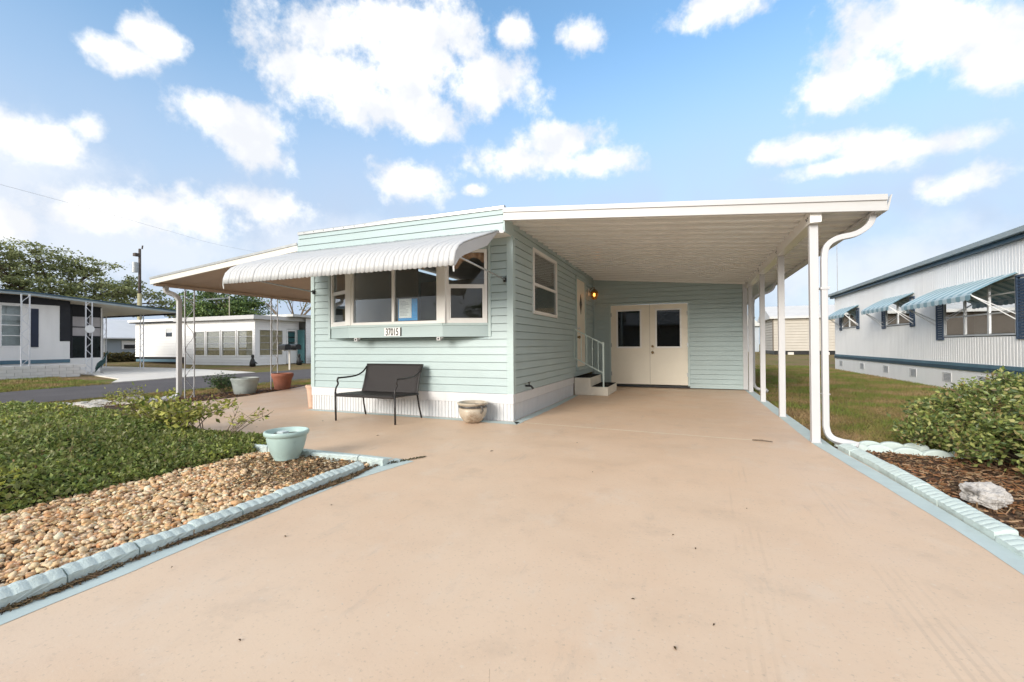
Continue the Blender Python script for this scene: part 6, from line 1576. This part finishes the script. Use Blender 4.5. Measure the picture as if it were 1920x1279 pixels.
# ------------------------------------------------------------------ trees
def tree(name, loc, label, trunk_h, crown, leaf_mat, leaf_size, n_clump, per, seed, trunk_r=0.35, bark_m=bark, limb_show=1.0, clump_r=0.5, group=None):
    """crown: list of (dx, dy, z, rx, ry, rz) lobes; clumps fill the lobes' shells"""
    r_ = random.Random(seed); t = thing(name, loc, label, 'tree', group); X, Y, Z = loc
    mb = MB(); tips = []
    fork = Vector((X, Y, trunk_h))
    mb.tube([(X, Y, -0.1), (X + r_.uniform(-.2, .2), Y, trunk_h * .5), tuple(fork)], [trunk_r * 1.25, trunk_r, trunk_r * .85], 9)
    pts = []
    tot = sum(l[3] * l[4] * l[5] for l in crown)
    for (dx, dy, z, rx, ry, rz) in crown:
        c = Vector((X + dx, Y + dy, z)); mid = (fork + c) / 2 + Vector((r_.uniform(-.5, .5), r_.uniform(-.5, .5), r_.uniform(0, .6)))
        pth_ = smooth_path([fork - Vector((0, 0, .4)), mid, c], 4)
        mb.tube(pth_, [trunk_r * .55 * (1 - .75 * i / (len(pth_) - 1)) for i in range(len(pth_))], 6)
        nc = max(3, int(n_clump * rx * ry * rz / tot))
        for i in range(nc):
            v = Vector((r_.gauss(0, 1), r_.gauss(0, 1), r_.gauss(0, 1))).normalized(); q = r_.random() ** 0.4
            p = c + Vector((v.x * rx, v.y * ry, v.z * rz)) * q
            if i % 2 == 0:
                b = pth_[r_.randrange(len(pth_) // 2, len(pth_))]; mm = (b + p) / 2 + Vector((r_.uniform(-.3, .3), r_.uniform(-.3, .3), r_.uniform(-.2, .3)))
                mb.tube([b, mm, p], [trunk_r * .14, trunk_r * .09, trunk_r * .04], 4)
            cr_ = clump_r * r_.uniform(.6, 1.3)
            for k in range(per):
                pts.append((p.x + r_.gauss(0, cr_), p.y + r_.gauss(0, cr_), p.z + r_.gauss(0, cr_ * .33)))
    mb.build('trunk', bark_m, t)
    fol('crown', np.array(pts), 0.15, leaf_size, 0.6, leaf_mat, t)
    return t
oak_m = island_mat('oak_leaf', [(0.132, 0.169, 0.082), (0.245, 0.282, 0.119), (0.374, 0.394, 0.169), (0.206, 0.231, 0.112), (0.468, 0.487, 0.225)], 0.6, 0.2, 0.3)
green_m = island_mat('green_leaf', [(0.046, 0.090, 0.031), (0.090, 0.154, 0.046), (0.154, 0.231, 0.065), (0.231, 0.308, 0.090)], 0.5, 0.2, 0.4)
tree('oak_tree', (-72.5, 30.3, 0), 'broad airy oak rising behind the navy trimmed home', 5.5,
     [(-1, -6, 10.6, 3.5, 5.0, 2.6), (-1, -1.5, 11.6, 3.0, 4.2, 2.2), (0, 3.2, 10.6, 3.0, 3.6, 2.4), (0, -3, 8.0, 4.0, 8.0, 1.8), (2, 4.0, 8.2, 4, 4.0, 1.9), (3, 7.0, 8.9, 2.2, 2.4, 1.9), (4, 8.6, 7.2, 2.6, 2.4, 1.6), (6, 11.5, 6.4, 2.5, 3.0, 1.7), (0, -12, 9.0, 4, 5, 3.4), (2, 0, 6.3, 5, 12, 1.1), (5, 14.0, 5.6, 2.5, 2.5, 1.4)], oak_m, 0.33, 560, 58, 3, 0.5, clump_r=0.52)
tree('laurel_tree', (-44.2, 31.5, 0), 'dense dark green tree behind the sunroom house', 2.5,
     [(-2.0, -.8, 4.8, 2.3, 2.3, 1.8), (0, 0, 6.2, 2.4, 2.4, 1.7), (1.9, 1.2, 4.6, 2.2, 2.2, 1.7), (0.3, 0.2, 4.2, 3.2, 3, 1.7), (-3.2, -1.4, 5.8, 1.2, 1.2, 1.0)], green_m, 0.24, 210, 62, 5, 0.3, clump_r=0.42)
tree('bare_tree', (-38.2, 34.2, 0), 'sparse tree with bare leaning limbs right of the dense green tree', 1.8,
     [(-2.4, -.8, 5.6, 1.2, 1.2, 1.2), (-.5, 0, 6.3, 1.6, 1.4, 1.3), (1.6, .8, 6.0, 1.5, 1.4, 1.4), (3.2, 1.2, 6.3, 1.3, 1.3, 1.2), (0.6, 0, 3.4, 2.6, 2, 0.5)], green_m, 0.2, 46, 16, 8, 0.3, clump_r=0.4)
tree('bare_tree', (-34.2, 36.5, 0), 'thin sparse tree just left of the mint corner', 1.5, [(-1.0, 0, 5.2, 1.0, 1.0, 1.2), (1.0, .4, 6.2, 1.3, 1.2, 1.2), (2.2, 1, 5.0, 1, 1, 1)], green_m, 0.2, 18, 12, 12, 0.24, clump_r=0.4)
tree('far_tree', (4.5, 92, 0), 'small dark tree far behind the back posts of the carport', 3, [(0, 0, 8.0, 2.5, 2, 3.0), (-2, 0, 6, 2, 2, 2), (2.5, 0, 5.5, 2.0, 2, 1.6)], green_m, 0.4, 60, 30, 14, 0.3, clump_r=0.6)

# ------------------------------------------------------------------ unseen house and trees, added behind the viewer to darken pane reflections
bh = thing('far_house', (-6, -24, 0), 'low tan house, unseen, added behind the viewer for the pane reflections', 'house')
MB().box(-18, 4, -30, -24, -0.05, 3.0).build('wall', M('tan_wall', (0.40, 0.36, 0.30), 0.8, 0.1, 1), bh)
mb = MB(); mb.prism([(-30.6, 3.0), (-30.6, 3.15), (-27, 4.6), (-23.4, 3.15), (-23.4, 3.0)], lambda p, q, a: (a, p, q), -18.6, 4.6); mb.build('roof', roof_grey, bh)
for i, (x, y, lab) in enumerate(((-26, -40, 'unseen leafy tree added for reflections behind the viewer on the left'), (-9, -44, 'unseen leafy tree added for reflections behind the viewer in the middle'), (9, -40, 'unseen leafy tree added for reflections behind the viewer on the right'), (24, -44, 'unseen leafy tree added for reflections behind the viewer at the far right'))):
    tree('reflection_tree', (x, y, 0), lab, 2.6, [(-2.2, 0, 5.2, 2.4, 2.2, 1.9), (0, 0, 6.4, 2.8, 2.4, 2.0), (2.2, 0, 5.0, 2.4, 2.2, 1.8)], green_m, 0.35, 80, 40, 60 + i, 0.3, clump_r=0.6)

bk = thing('far_house', (-12, 40, 0), 'long brown home, unseen, added behind the mint home to darken window reflections', 'house')  # hidden building added so the right neighbour's panes mirror something dark
MB().box(-34, 2.5, 40, 44, -0.05, 3.2).build('wall', M('brown_wall', (0.10, 0.085, 0.07), 0.8, 0.1, 1), bk)
mb = MB(); mb.prism([(39.4, 3.2), (39.4, 3.4), (42, 4.4), (44.6, 3.4), (44.6, 3.2)], lambda p, q, a: (a, p, q), -34.5, 3.0); mb.build('roof', roof_grey, bk)
